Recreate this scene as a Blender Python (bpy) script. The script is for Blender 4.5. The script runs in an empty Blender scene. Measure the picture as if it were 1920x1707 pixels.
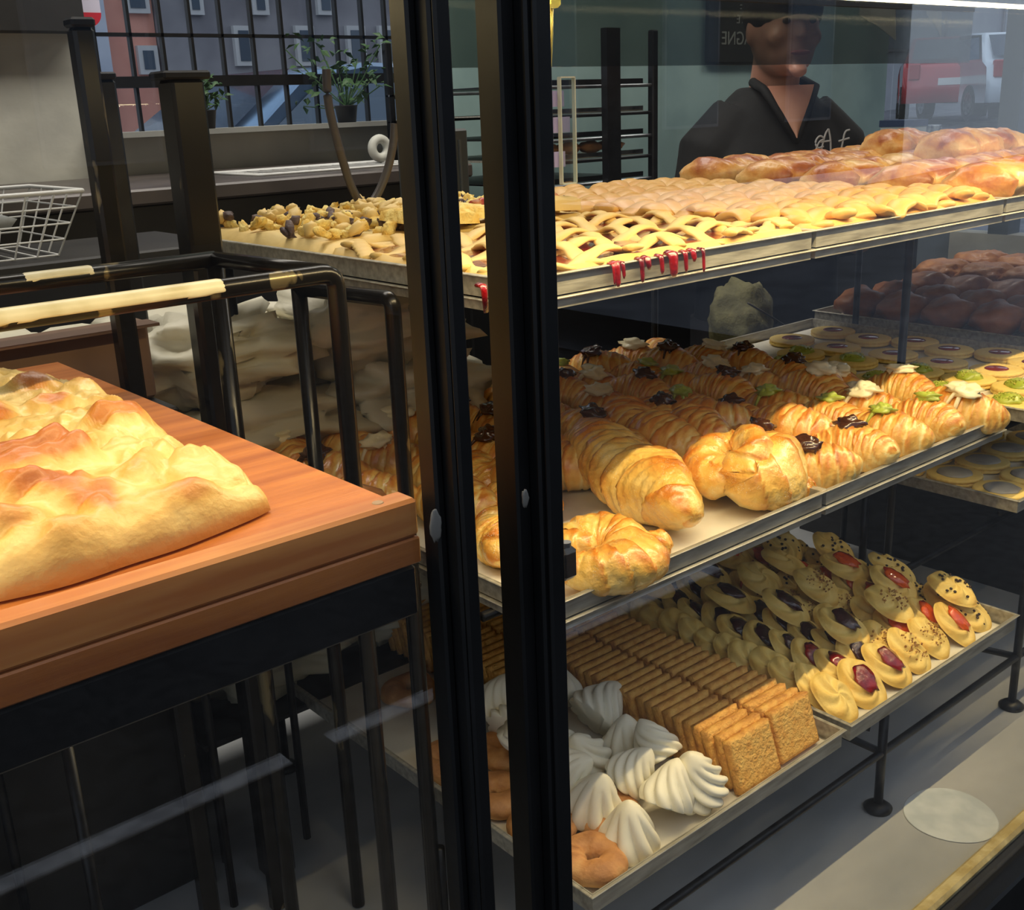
import bpy, math, random
import numpy as np
from mathutils import Vector, Matrix, Euler, noise
random.seed(7)
S = bpy.context.scene
COL = S.collection
PI = math.pi

# ------------------------------------------------------------------ camera
F = 2050.0; CX, CY = 960.0, 853.5
ROT = np.array([[0.75800675, 0.22482347, -0.61227459],
                [-0.65113292, 0.20599653, -0.73047338],
                [-0.03810112, 0.95237589, 0.30253672]])
CZ = 1.45                                   # eye height above the pavement
CAM = np.array([0.0, 0.0, CZ])
cd = bpy.data.cameras.new('camera'); cam = bpy.data.objects.new('camera', cd); COL.objects.link(cam)
cd.sensor_width = 36.0; cd.sensor_fit = 'HORIZONTAL'; cd.lens = F / 1920 * 36.0; cd.clip_start = 0.02; cd.clip_end = 200
M4 = Matrix([list(ROT[0]) + [0], list(ROT[1]) + [0], list(ROT[2]) + [CZ], [0, 0, 0, 1]])
cam.matrix_world = M4
S.camera = cam

# ------------------------------------------------------------------ world, exposure
S.view_settings.view_transform = 'Standard'; S.view_settings.look = 'None'
S.view_settings.exposure = 0.0; S.view_settings.gamma = 1.0
try: S.view_settings.use_curve_mapping = False
except Exception: pass
W = bpy.data.worlds.new('overcast_sky'); S.world = W; W.use_nodes = True
bg = W.node_tree.nodes['Background']; bg.inputs[0].default_value = (0.72, 0.84, 1.0, 1); bg.inputs[1].default_value = 0.9
S.cycles.max_bounces = 8; S.cycles.transparent_max_bounces = 16; S.cycles.glossy_bounces = 4
S.cycles.sample_clamp_indirect = 4.0; S.cycles.use_denoising = True

def area(name, loc, sx, sy, power, col, rot=(0, 0, 0), spread=PI):
    l = bpy.data.lights.new(name, 'AREA'); l.shape = 'RECTANGLE'; l.size = sx; l.size_y = sy
    l.energy = power; l.color = col; l.spread = spread
    o = bpy.data.objects.new(name, l); COL.objects.link(o); o.location = loc; o.rotation_euler = rot
    return o
area('led_light', (1.26, 0.548, CZ + 0.070), 1.74, 0.006, 9.5, (1.0, 0.78, 0.40))
area('led_light', (-0.14, 0.548, CZ + 0.070), 0.92, 0.006, 2.1, (1.0, 0.78, 0.40))
area('room_fill_light', (1.1, 1.75, 2.80), 2.2, 0.6, 34.0, (1.0, 0.95, 0.86))  # unseen fill lamp, added to brighten the plaster and back of the shop
area('room_fill_light', (3.3, 1.6, 2.80), 0.8, 0.5, 9.0, (1.0, 0.95, 0.86))  # second unseen fill lamp, added for the right of the room

# ------------------------------------------------------------------ helpers
def A(u, v, z=None, y=None):
    """point of the place seen at photo position (u,v) on the level CZ+z or on the upright plane y"""
    d = ROT @ np.array([(u - CX) / F, -(v - CY) / F, -1.0])
    t = (z / d[2]) if z is not None else (y / d[1])
    p = CAM + t * d
    return Vector(p)

def nz(x, y, z=0.0, s=1.0, sd=0.0):
    return noise.noise(Vector((x * s + sd, y * s - sd * .7, z * s + sd * 1.3)))

class MB:
    def __init__(s): s.v = []; s.f = []; s.t = []
    def add(s, vs, fs, tone=0.0):
        b = len(s.v); s.v += [tuple(p) for p in vs]
        s.t += (list(tone) if hasattr(tone, '__len__') else [tone] * len(vs))
        s.f += [tuple(i + b for i in f) for f in fs]; return s
    def box(s, x0, x1, y0, y1, z0, z1, tone=0.0, M=None, bev=0.0):
        if bev > 0:
            b = min(bev, (x1-x0)*.45, (y1-y0)*.45, (z1-z0)*.45)
            vs = []; 
            for z, i in ((z0, b), (z0+b, 0), (z1-b, 0), (z1, b)):
                xa, xb, ya, yb = x0+i, x1-i, y0+i, y1-i; c = b if i == 0 else b*.3
                vs += [(xa+c,ya,z),(xb-c,ya,z),(xb,ya+c,z),(xb,yb-c,z),(xb-c,yb,z),(xa+c,yb,z),(xa,yb-c,z),(xa,ya+c,z)]
            fs = [tuple(range(7,-1,-1)), tuple(range(24,32))]
            for k in range(3):
                for j in range(8): a = k*8+j; c2 = k*8+(j+1) % 8; fs.append((a, c2, c2+8, a+8))
        else:
            vs = [(x0,y0,z0),(x1,y0,z0),(x1,y1,z0),(x0,y1,z0),(x0,y0,z1),(x1,y0,z1),(x1,y1,z1),(x0,y1,z1)]
            fs = [(3,2,1,0),(4,5,6,7),(0,1,5,4),(1,2,6,5),(2,3,7,6),(3,0,4,7)]
        if M: vs = [M @ Vector(p) for p in vs]
        return s.add(vs, fs, tone)
    def sweep(s, pts, r, n=12, closed=False, flat=1.0, tone=None, up=(0,0,1)):
        """tube along pts; r a number or r(t,phi); tone(t,phi)"""
        P = [Vector(p) for p in pts]; N = len(P); U = Vector(up); vs = []; ts = []
        for i, p in enumerate(P):
            if closed: T = P[(i+1) % N] - P[i-1]
            else: T = P[min(i+1, N-1)] - P[max(i-1, 0)]
            T.normalize(); side = T.cross(U)
            if side.length < 1e-4: side = T.cross(Vector((1,0,0)))
            side.normalize(); nn = side.cross(T).normalized()
            t = i / (N if closed else N-1)
            for j in range(n):
                ph = 2*PI*j/n; rr = r(t, ph) if callable(r) else r
                vs.append(p + side*(rr*math.cos(ph)) + nn*(rr*flat*math.sin(ph)))
                ts.append(tone(t, ph) if tone else 0.0)
        fs = []
        for i in range(N if closed else N-1):
            k = (i+1) % N
            for j in range(n): l = (j+1) % n; fs.append((i*n+j, k*n+j, k*n+l, i*n+l))
        if not closed: fs += [tuple(range(n)), tuple(range((N-1)*n+n-1, (N-1)*n-1, -1))]
        return s.add(vs, fs, ts)
    def tube(s, a, b, r, n=10): return s.sweep([a, b], r, n)
    def lathe(s, prof, n=24, mod=None, c=(0,0,0), tone=None, sx=1, sy=1):
        vs = []; ts = []; m = len(prof)
        for i, (r, z) in enumerate(prof):
            for j in range(n):
                a = 2*PI*j/n; k, dz = mod(a, i/(m-1)) if mod else (1, 0)
                vs.append((c[0]+r*k*sx*math.cos(a), c[1]+r*k*sy*math.sin(a), c[2]+z+dz)); ts.append(tone(a, i/(m-1)) if tone else 0.0)
        fs = []
        for i in range(m-1):
            for j in range(n): l = (j+1) % n; fs.append((i*n+j, i*n+l, (i+1)*n+l, (i+1)*n+j))
        fs += [tuple(range(n-1,-1,-1)), tuple(range((m-1)*n, m*n))]
        return s.add(vs, fs, ts)
    def ball(s, c, rx, ry=None, rz=None, n=12, m=8, jit=0.0, sd=0.0, tone=0.0, M=None):
        ry = ry or rx; rz = rz or rx; vs = []; 
        for i in range(1, m):
            th = PI*i/m
            for j in range(n):
                a = 2*PI*j/n; d = Vector((math.sin(th)*math.cos(a), math.sin(th)*math.sin(a), math.cos(th)))
                k = 1 + (jit*noise.noise(d*1.9+Vector((sd, sd*.3, 0))) if jit else 0)
                vs.append(Vector((d.x*rx*k, d.y*ry*k, d.z*rz*k)))
        vs += [Vector((0,0,rz)), Vector((0,0,-rz))]
        if M: vs = [M @ p for p in vs]
        vs = [p + Vector(c) for p in vs]
        fs = []
        for i in range(m-2):
            for j in range(n): l = (j+1) % n; fs.append((i*n+j, (i+1)*n+j, (i+1)*n+l, i*n+l))
        t = len(vs)-2
        for j in range(n): l = (j+1) % n; fs.append((t, j, l)); fs.append((t+1, (m-2)*n+l, (m-2)*n+j))
        return s.add(vs, fs, tone)
    def poly(s, pts, z0, z1):
        n = len(pts); vs = [(x, y, z0) for x, y in pts] + [(x, y, z1) for x, y in pts]
        return s.add(vs, [tuple(range(n-1,-1,-1)), tuple(range(n, 2*n))] + [(i, (i+1) % n, (i+1) % n+n, i+n) for i in range(n)])
    def mesh(s, name, mat, smooth=True):
        me = bpy.data.meshes.new(name); me.from_pydata(s.v, [], s.f); me.materials.append(mat)
        if any(s.t):
            at = me.attributes.new('tone', 'FLOAT', 'POINT'); at.data.foreach_set('value', s.t)
        if smooth: me.polygons.foreach_set('use_smooth', [True]*len(me.polygons))
        me.update(); return me
    def build(s, name, mat, parent=None, smooth=False):
        o = bpy.data.objects.new(name, s.mesh(name, mat, smooth)); COL.objects.link(o)
        if parent is not None: o.parent = parent
        return o

def tag(o, label=None, cat=None, group=None, kind=None):
    if label: o['label'] = label
    if cat: o['category'] = cat
    if group: o['group'] = group
    if kind: o['kind'] = kind
    return o
def struct(o): o['kind'] = 'structure'; return o
def empty(name, loc=(0,0,0), label=None, cat=None, group=None):
    o = bpy.data.objects.new(name, None); COL.objects.link(o); o.location = loc; o.empty_display_size = .02
    return tag(o, label, cat, group)
class Proto:
    """one kind of thing kept as mesh data: main mesh plus child part meshes"""
    def __init__(s, name, main, parts=()): s.name = name; s.main = main; s.parts = parts
    def put(s, loc, rot, label, cat, group, scale=1.0):
        o = bpy.data.objects.new(s.name, s.main); COL.objects.link(o)
        o.location = loc; o.rotation_euler = rot; o.scale = (scale,)*3
        for pn, pm in s.parts:
            c = bpy.data.objects.new(pn, pm); COL.objects.link(c); c.parent = o
        return tag(o, label, cat, group)
ORD = ['first','second','third','fourth','fifth','sixth','seventh','eighth','ninth','tenth','eleventh','twelfth','thirteenth','fourteenth','fifteenth','sixteenth','seventeenth','eighteenth','nineteenth','twentieth']
ORD += ['twenty-'+w for w in ORD[:9]] + ['thirtieth'] + ['thirty-'+w for w in ORD[:9]]

# ------------------------------------------------------------------ materials
def newmat(name):
    m = bpy.data.materials.new(name); m.use_nodes = True; nt = m.node_tree
    return m, nt, nt.nodes['Principled BSDF']
def lin(c): return tuple(((x/255)/12.92 if x/255 <= .04045 else ((x/255+.055)/1.055)**2.4) for x in c) + (1,)
def plain(name, col, rough=.5, metal=0.0, col2=None, nscale=8.0, bump=0.0, bscale=60.0, coat=0.0, stretch=None, lo=.4, hi=.62, spec=None, detail=4):
    m, nt, b = newmat(name); L = nt.links.new
    b.inputs['Roughness'].default_value = rough; b.inputs['Metallic'].default_value = metal
    b.inputs['Coat Weight'].default_value = coat; b.inputs['Base Color'].default_value = lin(col)
    if spec is not None: b.inputs['Specular IOR Level'].default_value = spec
    tc = nt.nodes.new('ShaderNodeTexCoord'); mp = nt.nodes.new('ShaderNodeMapping'); L(tc.outputs['Object'], mp.inputs[0])
    if stretch: mp.inputs['Scale'].default_value = stretch
    if col2 is not None:
        n = nt.nodes.new('ShaderNodeTexNoise'); n.inputs['Scale'].default_value = nscale; n.inputs['Detail'].default_value = detail
        L(mp.outputs[0], n.inputs['Vector']); r = nt.nodes.new('ShaderNodeValToRGB'); L(n.outputs['Fac'], r.inputs[0])
        r.color_ramp.elements[0].position = lo; r.color_ramp.elements[1].position = hi
        r.color_ramp.elements[0].color = lin(col); r.color_ramp.elements[1].color = lin(col2); L(r.outputs[0], b.inputs['Base Color'])
    if bump:
        n = nt.nodes.new('ShaderNodeTexNoise'); n.inputs['Scale'].default_value = bscale; n.inputs['Detail'].default_value = 5
        L(mp.outputs[0], n.inputs['Vector']); bp = nt.nodes.new('ShaderNodeBump'); bp.inputs['Strength'].default_value = bump; bp.inputs['Distance'].default_value = .01
        L(n.outputs['Fac'], bp.inputs['Height']); L(bp.outputs[0], b.inputs['Normal'])
    return m
def baked(name, cols, rough=.45, coat=0.0, nscale=35.0, namt=.5, bump=.25, bscale=140.0, sub=.0, stretch=None, sugar=None):
    """crust: the 'tone' attribute (how far it browned in the oven) plus mottling picks the colour"""
    m, nt, b = newmat(name); L = nt.links.new
    b.inputs['Roughness'].default_value = rough; b.inputs['Coat Weight'].default_value = coat; b.inputs['Coat Roughness'].default_value = .22
    tc = nt.nodes.new('ShaderNodeTexCoord'); mp = nt.nodes.new('ShaderNodeMapping'); L(tc.outputs['Object'], mp.inputs[0])
    if stretch: mp.inputs['Scale'].default_value = stretch
    at = nt.nodes.new('ShaderNodeAttribute'); at.attribute_name = 'tone'
    n = nt.nodes.new('ShaderNodeTexNoise'); n.inputs['Scale'].default_value = nscale; n.inputs['Detail'].default_value = 6; n.inputs['Roughness'].default_value = .6
    oi = nt.nodes.new('ShaderNodeObjectInfo')
    vm = nt.nodes.new('ShaderNodeVectorMath'); vm.operation = 'ADD'; L(mp.outputs[0], vm.inputs[0]); L(oi.outputs['Random'], vm.inputs[1]); L(vm.outputs[0], n.inputs['Vector'])
    ma = nt.nodes.new('ShaderNodeMath'); ma.operation = 'MULTIPLY_ADD'; L(n.outputs['Fac'], ma.inputs[0]); ma.inputs[1].default_value = namt*2; ma.inputs[2].default_value = -namt
    m2 = nt.nodes.new('ShaderNodeMath'); m2.operation = 'ADD'; L(at.outputs['Fac'], m2.inputs[0]); L(ma.outputs[0], m2.inputs[1])
    r = nt.nodes.new('ShaderNodeValToRGB'); cr = r.color_ramp
    while len(cr.elements) < len(cols): cr.elements.new(.5)
    for e, (p, c) in zip(cr.elements, cols): e.position = p; e.color = lin(c)
    L(m2.outputs[0], r.inputs[0]); out = r.outputs[0]
    if sugar:
        v = nt.nodes.new('ShaderNodeTexVoronoi'); v.inputs['Scale'].default_value = 700; L(mp.outputs[0], v.inputs['Vector'])
        th = nt.nodes.new('ShaderNodeMath'); th.operation = 'LESS_THAN'; L(v.outputs['Distance'], th.inputs[0]); th.inputs[1].default_value = .22
        n3 = nt.nodes.new('ShaderNodeTexNoise'); n3.inputs['Scale'].default_value = 60; L(mp.outputs[0], n3.inputs['Vector'])
        g = nt.nodes.new('ShaderNodeMath'); g.operation = 'GREATER_THAN'; L(n3.outputs['Fac'], g.inputs[0]); g.inputs[1].default_value = .56
        mu = nt.nodes.new('ShaderNodeMath'); mu.operation = 'MULTIPLY'; L(th.outputs[0], mu.inputs[0]); L(g.outputs[0], mu.inputs[1])
        mx = nt.nodes.new('ShaderNodeMix'); mx.data_type = 'RGBA'; L(mu.outputs[0], mx.inputs[0]); L(out, mx.inputs[6]); mx.inputs[7].default_value = lin(sugar); out = mx.outputs[2]
    L(out, b.inputs['Base Color'])
    n2 = nt.nodes.new('ShaderNodeTexNoise'); n2.inputs['Scale'].default_value = bscale; n2.inputs['Detail'].default_value = 5; L(vm.outputs[0], n2.inputs['Vector'])
    bp = nt.nodes.new('ShaderNodeBump'); bp.inputs['Strength'].default_value = bump; bp.inputs['Distance'].default_value = .003
    L(n2.outputs['Fac'], bp.inputs['Height']); L(bp.outputs[0], b.inputs['Normal'])
    if sub: b.inputs['Subsurface Weight'].default_value = sub; b.inputs['Subsurface Scale'].default_value = .01
    return m
def emis(name, col, st):
    m, nt, b = newmat(name); b.inputs['Emission Color'].default_value = col + (1,); b.inputs['Emission Strength'].default_value = st; b.inputs['Base Color'].default_value = col + (1,); return m
def glassmat(name, ior=1.5, tint=(1, 1, 1), gain=1.0, rough=0.0):
    m = bpy.data.materials.new(name); m.use_nodes = True; nt = m.node_tree; nt.nodes.clear(); L = nt.links.new
    o = nt.nodes.new('ShaderNodeOutputMaterial'); mx = nt.nodes.new('ShaderNodeMixShader'); t = nt.nodes.new('ShaderNodeBsdfTransparent'); g = nt.nodes.new('ShaderNodeBsdfGlossy')
    t.inputs[0].default_value = tint + (1,); g.inputs['Roughness'].default_value = rough
    fr = nt.nodes.new('ShaderNodeFresnel'); ge = nt.nodes.new('ShaderNodeNewGeometry')
    a = nt.nodes.new('ShaderNodeMath'); a.operation = 'MULTIPLY_ADD'; L(ge.outputs['Backfacing'], a.inputs[0]); a.inputs[1].default_value = 1/ior-ior; a.inputs[2].default_value = ior
    L(a.outputs[0], fr.inputs['IOR']); k = nt.nodes.new('ShaderNodeMath'); k.operation = 'MULTIPLY'; L(fr.outputs[0], k.inputs[0]); k.inputs[1].default_value = gain
    L(k.outputs[0], mx.inputs[0]); L(t.outputs[0], mx.inputs[1]); L(g.outputs[0], mx.inputs[2]); L(mx.outputs[0], o.inputs[0]); return m

black_metal = plain('black_painted_metal', (18, 18, 19), .5, 0.0, (10, 10, 11), 14, bump=.05, bscale=30, coat=.0, spec=.3)
rod_metal = plain('black_steel_rod', (26, 27, 30), .4, .3, (14, 14, 16), 40)
bare = plain('worn_tube_metal', (28, 24, 18), .28, .5, (206, 196, 160), 9, lo=.55, hi=.57, stretch=(1.2, 3, 5), bump=.08, bscale=60)
darktube = plain('dark_tube_metal', (30, 27, 22), .25, .5, (120, 108, 78), 14, lo=.62, hi=.65, stretch=(2, 2, .7))
tray_metal = plain('aluminium_tray', (196, 192, 178), .42, .35, (140, 136, 124), 22, bump=.08, bscale=40, stretch=(1, 6, 6), lo=.3, hi=.75)
steel = plain('steel', (168, 172, 176), .3, .9, (120, 124, 130), 15)
paper = plain('baking_paper', (232, 228, 214), .8, 0, (218, 212, 196), 12, bump=.15, bscale=14)
beech = plain('beech_wood', (198, 124, 58), .42, 0, (158, 88, 38), 5, stretch=(1, 14, 14), bump=.05, bscale=30, coat=.15, lo=.3, hi=.7, detail=8)
stone = plain('pale_stone', (190, 190, 188), .40, 0, (146, 150, 154), 5, bump=.08, bscale=18, stretch=(.7, 1.6, 1), lo=.3, hi=.72)
plaster = plain('plaster', (196, 194, 180), .85, 0, (172, 170, 160), 4, bump=.5, bscale=9)
teal_wall = plain('pale_teal_wall', (150, 176, 172), .7, 0, (128, 154, 152), 3, bump=.15, bscale=10)
darkwall = plain('dark_panel', (40, 38, 36), .55, 0, (26, 25, 24), 6)
darkfloor = plain('dark_tiles', (58, 56, 54), .5, 0, (40, 38, 38), 4)
asphalt = plain('dark_cobbles', (66, 64, 64), .8, 0, (44, 42, 42), 26, bump=.5, bscale=22)
white_paint = plain('road_paint', (235, 235, 240), .7, 0, (190, 190, 196), 20)
glass = glassmat('window_glass', 1.5, (1, 1, 1), 1.15)
tinted = glassmat('tinted_panel', 1.5, (.50, .52, .50), 1.0, .05)
acrylic = glassmat('clear_acrylic', 1.5, (.9, .93, .93), 2.2, .02)
led = emis('led_strip', (1.0, .86, .5), 9.0)
ledy = emis('led_end_glow', (1.0, .72, .12), 1.6)
white_wire = plain('white_coated_wire', (226, 226, 222), .4)
clearbag = plain('grey_plastic_bag', (150, 152, 150), .35, 0, (176, 178, 176), 8, bump=.6, bscale=18)
bagm = plain('paper_bread_bag', (232, 226, 204), .5, 0, (206, 198, 168), 5, bump=.9, bscale=9)

crust = baked('glazed_croissant_crust', [(0, (255, 234, 164)), (.32, (246, 198, 104)), (.64, (216, 134, 48)), (1, (138, 64, 20))], .36, .5, 40, .42, .6, 150)
crust_sugar = baked('sugared_glazed_crust', [(0, (255, 234, 160)), (.34, (248, 200, 100)), (.66, (222, 138, 46)), (1, (146, 68, 20))], .30, .6, 34, .46, .8, 120, sugar=(255, 246, 216))
puff = baked('strudel_crust', [(0, (240, 206, 136)), (.32, (208, 148, 72)), (.56, (168, 92, 38)), (1, (84, 40, 18))], .4, .25, 20, .62, .6, 90)
focm = baked('focaccia_crust', [(0, (230, 200, 126)), (.35, (214, 168, 84)), (.62, (196, 120, 46)), (1, (152, 78, 28))], .45, .15, 22, .26, .5, 110, sub=.03)
shortm = baked('shortbread', [(0, (252, 226, 140)), (.4, (244, 206, 108)), (.75, (222, 160, 68)), (1, (180, 110, 46))], .6, 0, 40, .3, .35, 200)
tartm = baked('pale_tart_dough', [(0, (232, 204, 132)), (.5, (220, 182, 104)), (1, (190, 128, 60))], .55, 0, 22, .22, .2, 120)
goldm = baked('golden_tart_dough', [(0, (226, 184, 106)), (.5, (210, 154, 76)), (1, (170, 104, 44))], .5, .08, 26, .28, .2, 120)
biscm = baked('rough_biscuit', [(0, (250, 206, 116)), (.5, (232, 172, 84)), (1, (172, 106, 48))], .7, 0, 90, .45, 1.0, 260)
ringm = baked('ring_biscuit_crust', [(0, (232, 190, 130)), (.5, (204, 146, 88)), (1, (140, 84, 46))], .6, 0, 50, .45, .7, 120)
meringue = plain('meringue', (250, 246, 226), .55, 0, (240, 232, 206), 14, bump=.08, bscale=60)
breadm = baked('brown_bread', [(0, (206, 150, 94)), (.5, (160, 98, 52)), (1, (92, 50, 26))], .5, .15, 22, .5, .5, 60)
cream = plain('white_cream', (250, 240, 204), .35, 0, (244, 228, 176), 30, coat=.3)
pist = plain('pistachio_cream', (186, 200, 84), .35, 0, (160, 176, 62), 40, coat=.3)
pistcrumb = plain('pistachio_crumbs', (150, 162, 46), .7, 0, (206, 200, 96), 160)
choc = plain('chocolate_cream', (74, 40, 22), .22, 0, (50, 24, 14), 30, coat=.6)
chip = plain('chocolate_chips', (48, 28, 20), .4)
nuts = plain('chopped_nuts', (150, 100, 46), .6, 0, (196, 150, 84), 180)
jamred = plain('red_jam', (150, 14, 16), .1, 0, (92, 8, 14), 60, coat=.8, bump=.3, bscale=120)
jamdark = plain('dark_berry_jam', (60, 10, 22), .1, 0, (34, 8, 16), 60, coat=.8, bump=.3, bscale=140)
jamor = plain('orange_jam', (236, 96, 14), .1, 0, (200, 60, 10), 60, coat=.8, bump=.3, bscale=140)
jambr = plain('apricot_brown_jam', (150, 48, 16), .1, 0, (120, 34, 12), 20, coat=.8)
icing = plain('grey_white_icing', (190, 186, 176), .3, 0, (160, 156, 150), 30, coat=.4)
crumbm = plain('cake_crumb', (250, 226, 140), .8, 0, (232, 190, 92), 60, bump=.9, bscale=90)
chocgrey = plain('chopped_chocolate', (104, 84, 76), .6, 0, (70, 50, 44), 60, bump=.4, bscale=90)

# ------------------------------------------------------------------ setting
Z = lambda d: CZ + d
FLOOR = Z(-.87)
def sbox(name, x0, x1, y0, y1, z0, z1, m, bev=0): return struct(MB().box(x0, x1, y0, y1, z0, z1, bev=bev).build(name, m))
sbox('floor', -1.6, 4.4, .5, 2.72, -.06, 0, darkfloor)
sbox('floor', -1.6, 2.56, .475, 1.62, FLOOR-.05, FLOOR, stone)             # stone base of the display window
sbox('ceiling', -1.6, 4.4, .5, 2.72, 2.85, 2.95, plaster)
sbox('wall_left', -1.7, -1.6, .4, 2.72, -.06, 2.95, plaster)
# back wall with the gridded window
wx0, wx1, wz0, wz1 = .955, 1.90, Z(-.02), Z(.62)
sbox('wall_back', -1.6, wx0, 2.62, 2.72, 0, 2.85, plaster)
sbox('wall_back', wx0, wx1, 2.62, 2.72, 0, wz0, plaster); sbox('trim_6', wx0, wx1, 2.54, 2.62, wz0-.012, wz0, plain('sill', (150, 150, 144), .6))
sbox('wall_back', wx0, wx1, 2.62, 2.72, wz1, 2.85, plaster)
sbox('wall_back', wx1, 4.3, 2.62, 2.72, 0, 2.85, teal_wall)
# side wall on the right with a shop window onto the side street
sbox('wall_right', 4.3, 4.4, .4, 1.5, 0, 2.85, plaster)
sbox('wall_right', 4.3, 4.4, 1.5, 2.62, 0, .9, plaster)
sbox('wall_right', 4.3, 4.4, 1.5, 2.62, 2.5, 2.85, plaster)
w2 = struct(MB().box(4.345, 4.35, 1.5, 2.62, .9, 2.5).build('window_3', glass)); 
ym = 4.32/A(1902, 100, y=1).x; sbox('trim_7', 4.3, 4.4, ym-.05, ym+.03, .9, 2.5, plain('grey_frame', (96, 104, 108), .5)); 
# front
sbox('wall_front', -1.7, 4.4, .43, .53, -.02, FLOOR-.05, darkwall)
sbox('wall_front', -1.7, 4.4, .43, .53, 2.25, 2.95, darkwall)
sbox('wall_front', 2.5, 4.4, .43, .53, FLOOR-.05, 2.25, darkwall)
sbox('trim_3', -1.6, 2.56, .436, .474, FLOOR-.06, FLOOR+.006, black_metal, .003)      # black sill
sbox('trim_4', -1.6, 2.5, .474, .492, FLOOR, FLOOR+.012, plain('yellowed_silicone', (214, 196, 140), .5, 0, (186, 164, 104), 40, bump=.6, bscale=50), .004)
def post(name, x0, x1, steps):
    r = empty(name, (x0, .45, FLOOR)); struct(r)
    for i, (a, b, y0, y1) in enumerate(steps):
        MB().box(a-x0, b-x0, y0-.45, y1-.45, 0.006, 2.25-FLOOR, bev=.0015).build('profile', black_metal, r)
post('trim_1', .326, .343, [(.3285, .3415, .440, .468), (.3300, .3398, .4370, .4405), (.3225, .3286, .449, .464)])
post('trim_2', .379, .407, [(.3785, .389, .448, .468), (.3888, .4065, .440, .468), (.392, .404, .4365, .4405)])
sbox('window_1', -1.6, .3235, .457, .462, FLOOR+.012, 2.25, glass)
sbox('window_2', .4062, 2.5, .457, .462, FLOOR+.012, 2.25, glass)
sbox('trim_8', 2.47, 2.51, .44, .474, FLOOR, 2.25, black_metal)
# opaque smudges of old glue on the posts
glm = plain('old_glue', (110, 106, 100), .5)
for (u, v, r, yy, w) in ((817, 985, .0048, .4365, 'larger one, on the left'), (985, 935, .0028, .4360, 'smaller one, on the right')):
    g = MB(); c = A(u, v, y=yy); g.ball(c, r*.8, .0012, r*1.9, jit=.4, sd=u)
    tag(g.build('glue_residue', glm, smooth=True), 'grey blob of old glue, %s black window post' % w, 'glue')
# tinted fascia over the display + LED
fz0, fz1 = Z(.0235), Z(.0665)
fas = empty('tinted_fascia', (.39, .532, fz0), 'smoky tinted panel above the top tray, lit by the strip', 'panel')
MB().box(0, .62, 0, .005, 0, fz1-fz0).build('tinted_sheet', tinted, fas)
MB().box(0, .62, -.001, .006, fz1-fz0, fz1-fz0+.004).build('rail', black_metal, fas)
ls = empty('led_strip_light', (-.6, .548, Z(.0735)), 'glowing warm white light strip across the top of the window', 'light strip')
MB().box(0, 2.8, -.003, .003, 0, .003).build('light_strip', led, ls)
MB().box(0, 2.8, -.006, .006, .003, .010).build('channel', steel, ls)
c0 = A(1034, 2, y=.548)
ye = empty('led_connector', c0, 'small glowing yellow connector with a hanging wire by the post', 'connector')
MB().box(-.006, .006, -.004, .004, -.004, .03, bev=.002).build('cap', ledy, ye)
MB().sweep([(0,0,-.004), (-.001,0,-.02), (-.003,0,-.04), (-.004,0,-.07)], .0012, 6).build('wire', plain('pale_wire', (190, 170, 90), .5), ye, True)

# back window grid: mullions as parts of the frame
wf = struct(empty('window_4', (wx0, 2.66, wz0)))
zs = [A(186, 62, y=2.62).z - wz0, A(300, 142, y=2.62).z - wz0, A(300, 163, y=2.62).z - wz0]
MB().box(0, wx1-wx0, -.02, .02, zs[2], zs[1]).build('transom', black_metal, wf)
MB().box(0, wx1-wx0, -.008, .008, zs[0]-.004, zs[0]+.004).build('glazing_bar', black_metal, wf)
MB().box(0, wx1-wx0, -.008, .008, zs[0]+.125, zs[0]+.133).build('glazing_bar', black_metal, wf)
for u in (186, 253, 313, 368, 425, 483, 538, 594, 641, 689, 732):
    x = A(u, 100, y=2.64).x - wx0
    MB().box(x-.0035, x+.0035, -.008, .008, 0, wz1-wz0).build('glazing_bar', black_metal, wf)
for x in (0, wx1-wx0-.02): MB().box(x, x+.02, -.025, .025, 0, wz1-wz0).build('frame', black_metal, wf)
MB().box(0, wx1-wx0, -.002, .002, 0, wz1-wz0).build('pane', glass, wf)
sg = empty('window_sticker', (A(163, 20, y=2.615).x, 2.612, A(163, 20, y=2.615).z), 'white and red sticker at the top left of the back window', 'sticker')
MB().box(-.032, .030, 0, .002, -.005, .06).build('white_part', plain('sticker_white', (214, 210, 232), .5), sg)
MB().add([(0, -.001, 0)] + [(.03*math.cos(a), -.001, .03*math.sin(a)) for a in np.linspace(-PI, 0, 15)], [tuple(range(16))]).build('red_part', plain('sticker_red', (196, 36, 56), .5), sg).location = (0, 0, -.004)
sbox('trim_5', -1.6, wx0+.01, 2.54, 2.62, Z(.195), 2.6, darkwall)          # dark header over the plastered wall
# outside: street all round, buildings, cars
ROAD = plain('asphalt', (120, 122, 130), .7, 0, (98, 100, 108), 3)
sbox('floor', -8, 12, -1.18, .43, -.10, -.002, asphalt)
sbox('floor', -8, 12, -12, -1.18, -.14, -.02, asphalt)
g = MB(); g.box(-2.0, 1.02, -1.20, -1.15, -.002, .002); stp = tag(g.build('road_marking', white_paint), 'white painted line on the dark pavement, left of the gap', 'road marking', 'pavement lines')
g = MB(); g.box(1.14, 2.6, -1.20, -1.15, -.002, .002); tag(g.build('road_marking', white_paint), 'white painted line on the dark pavement, right of the gap', 'road marking', 'pavement lines')
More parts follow.
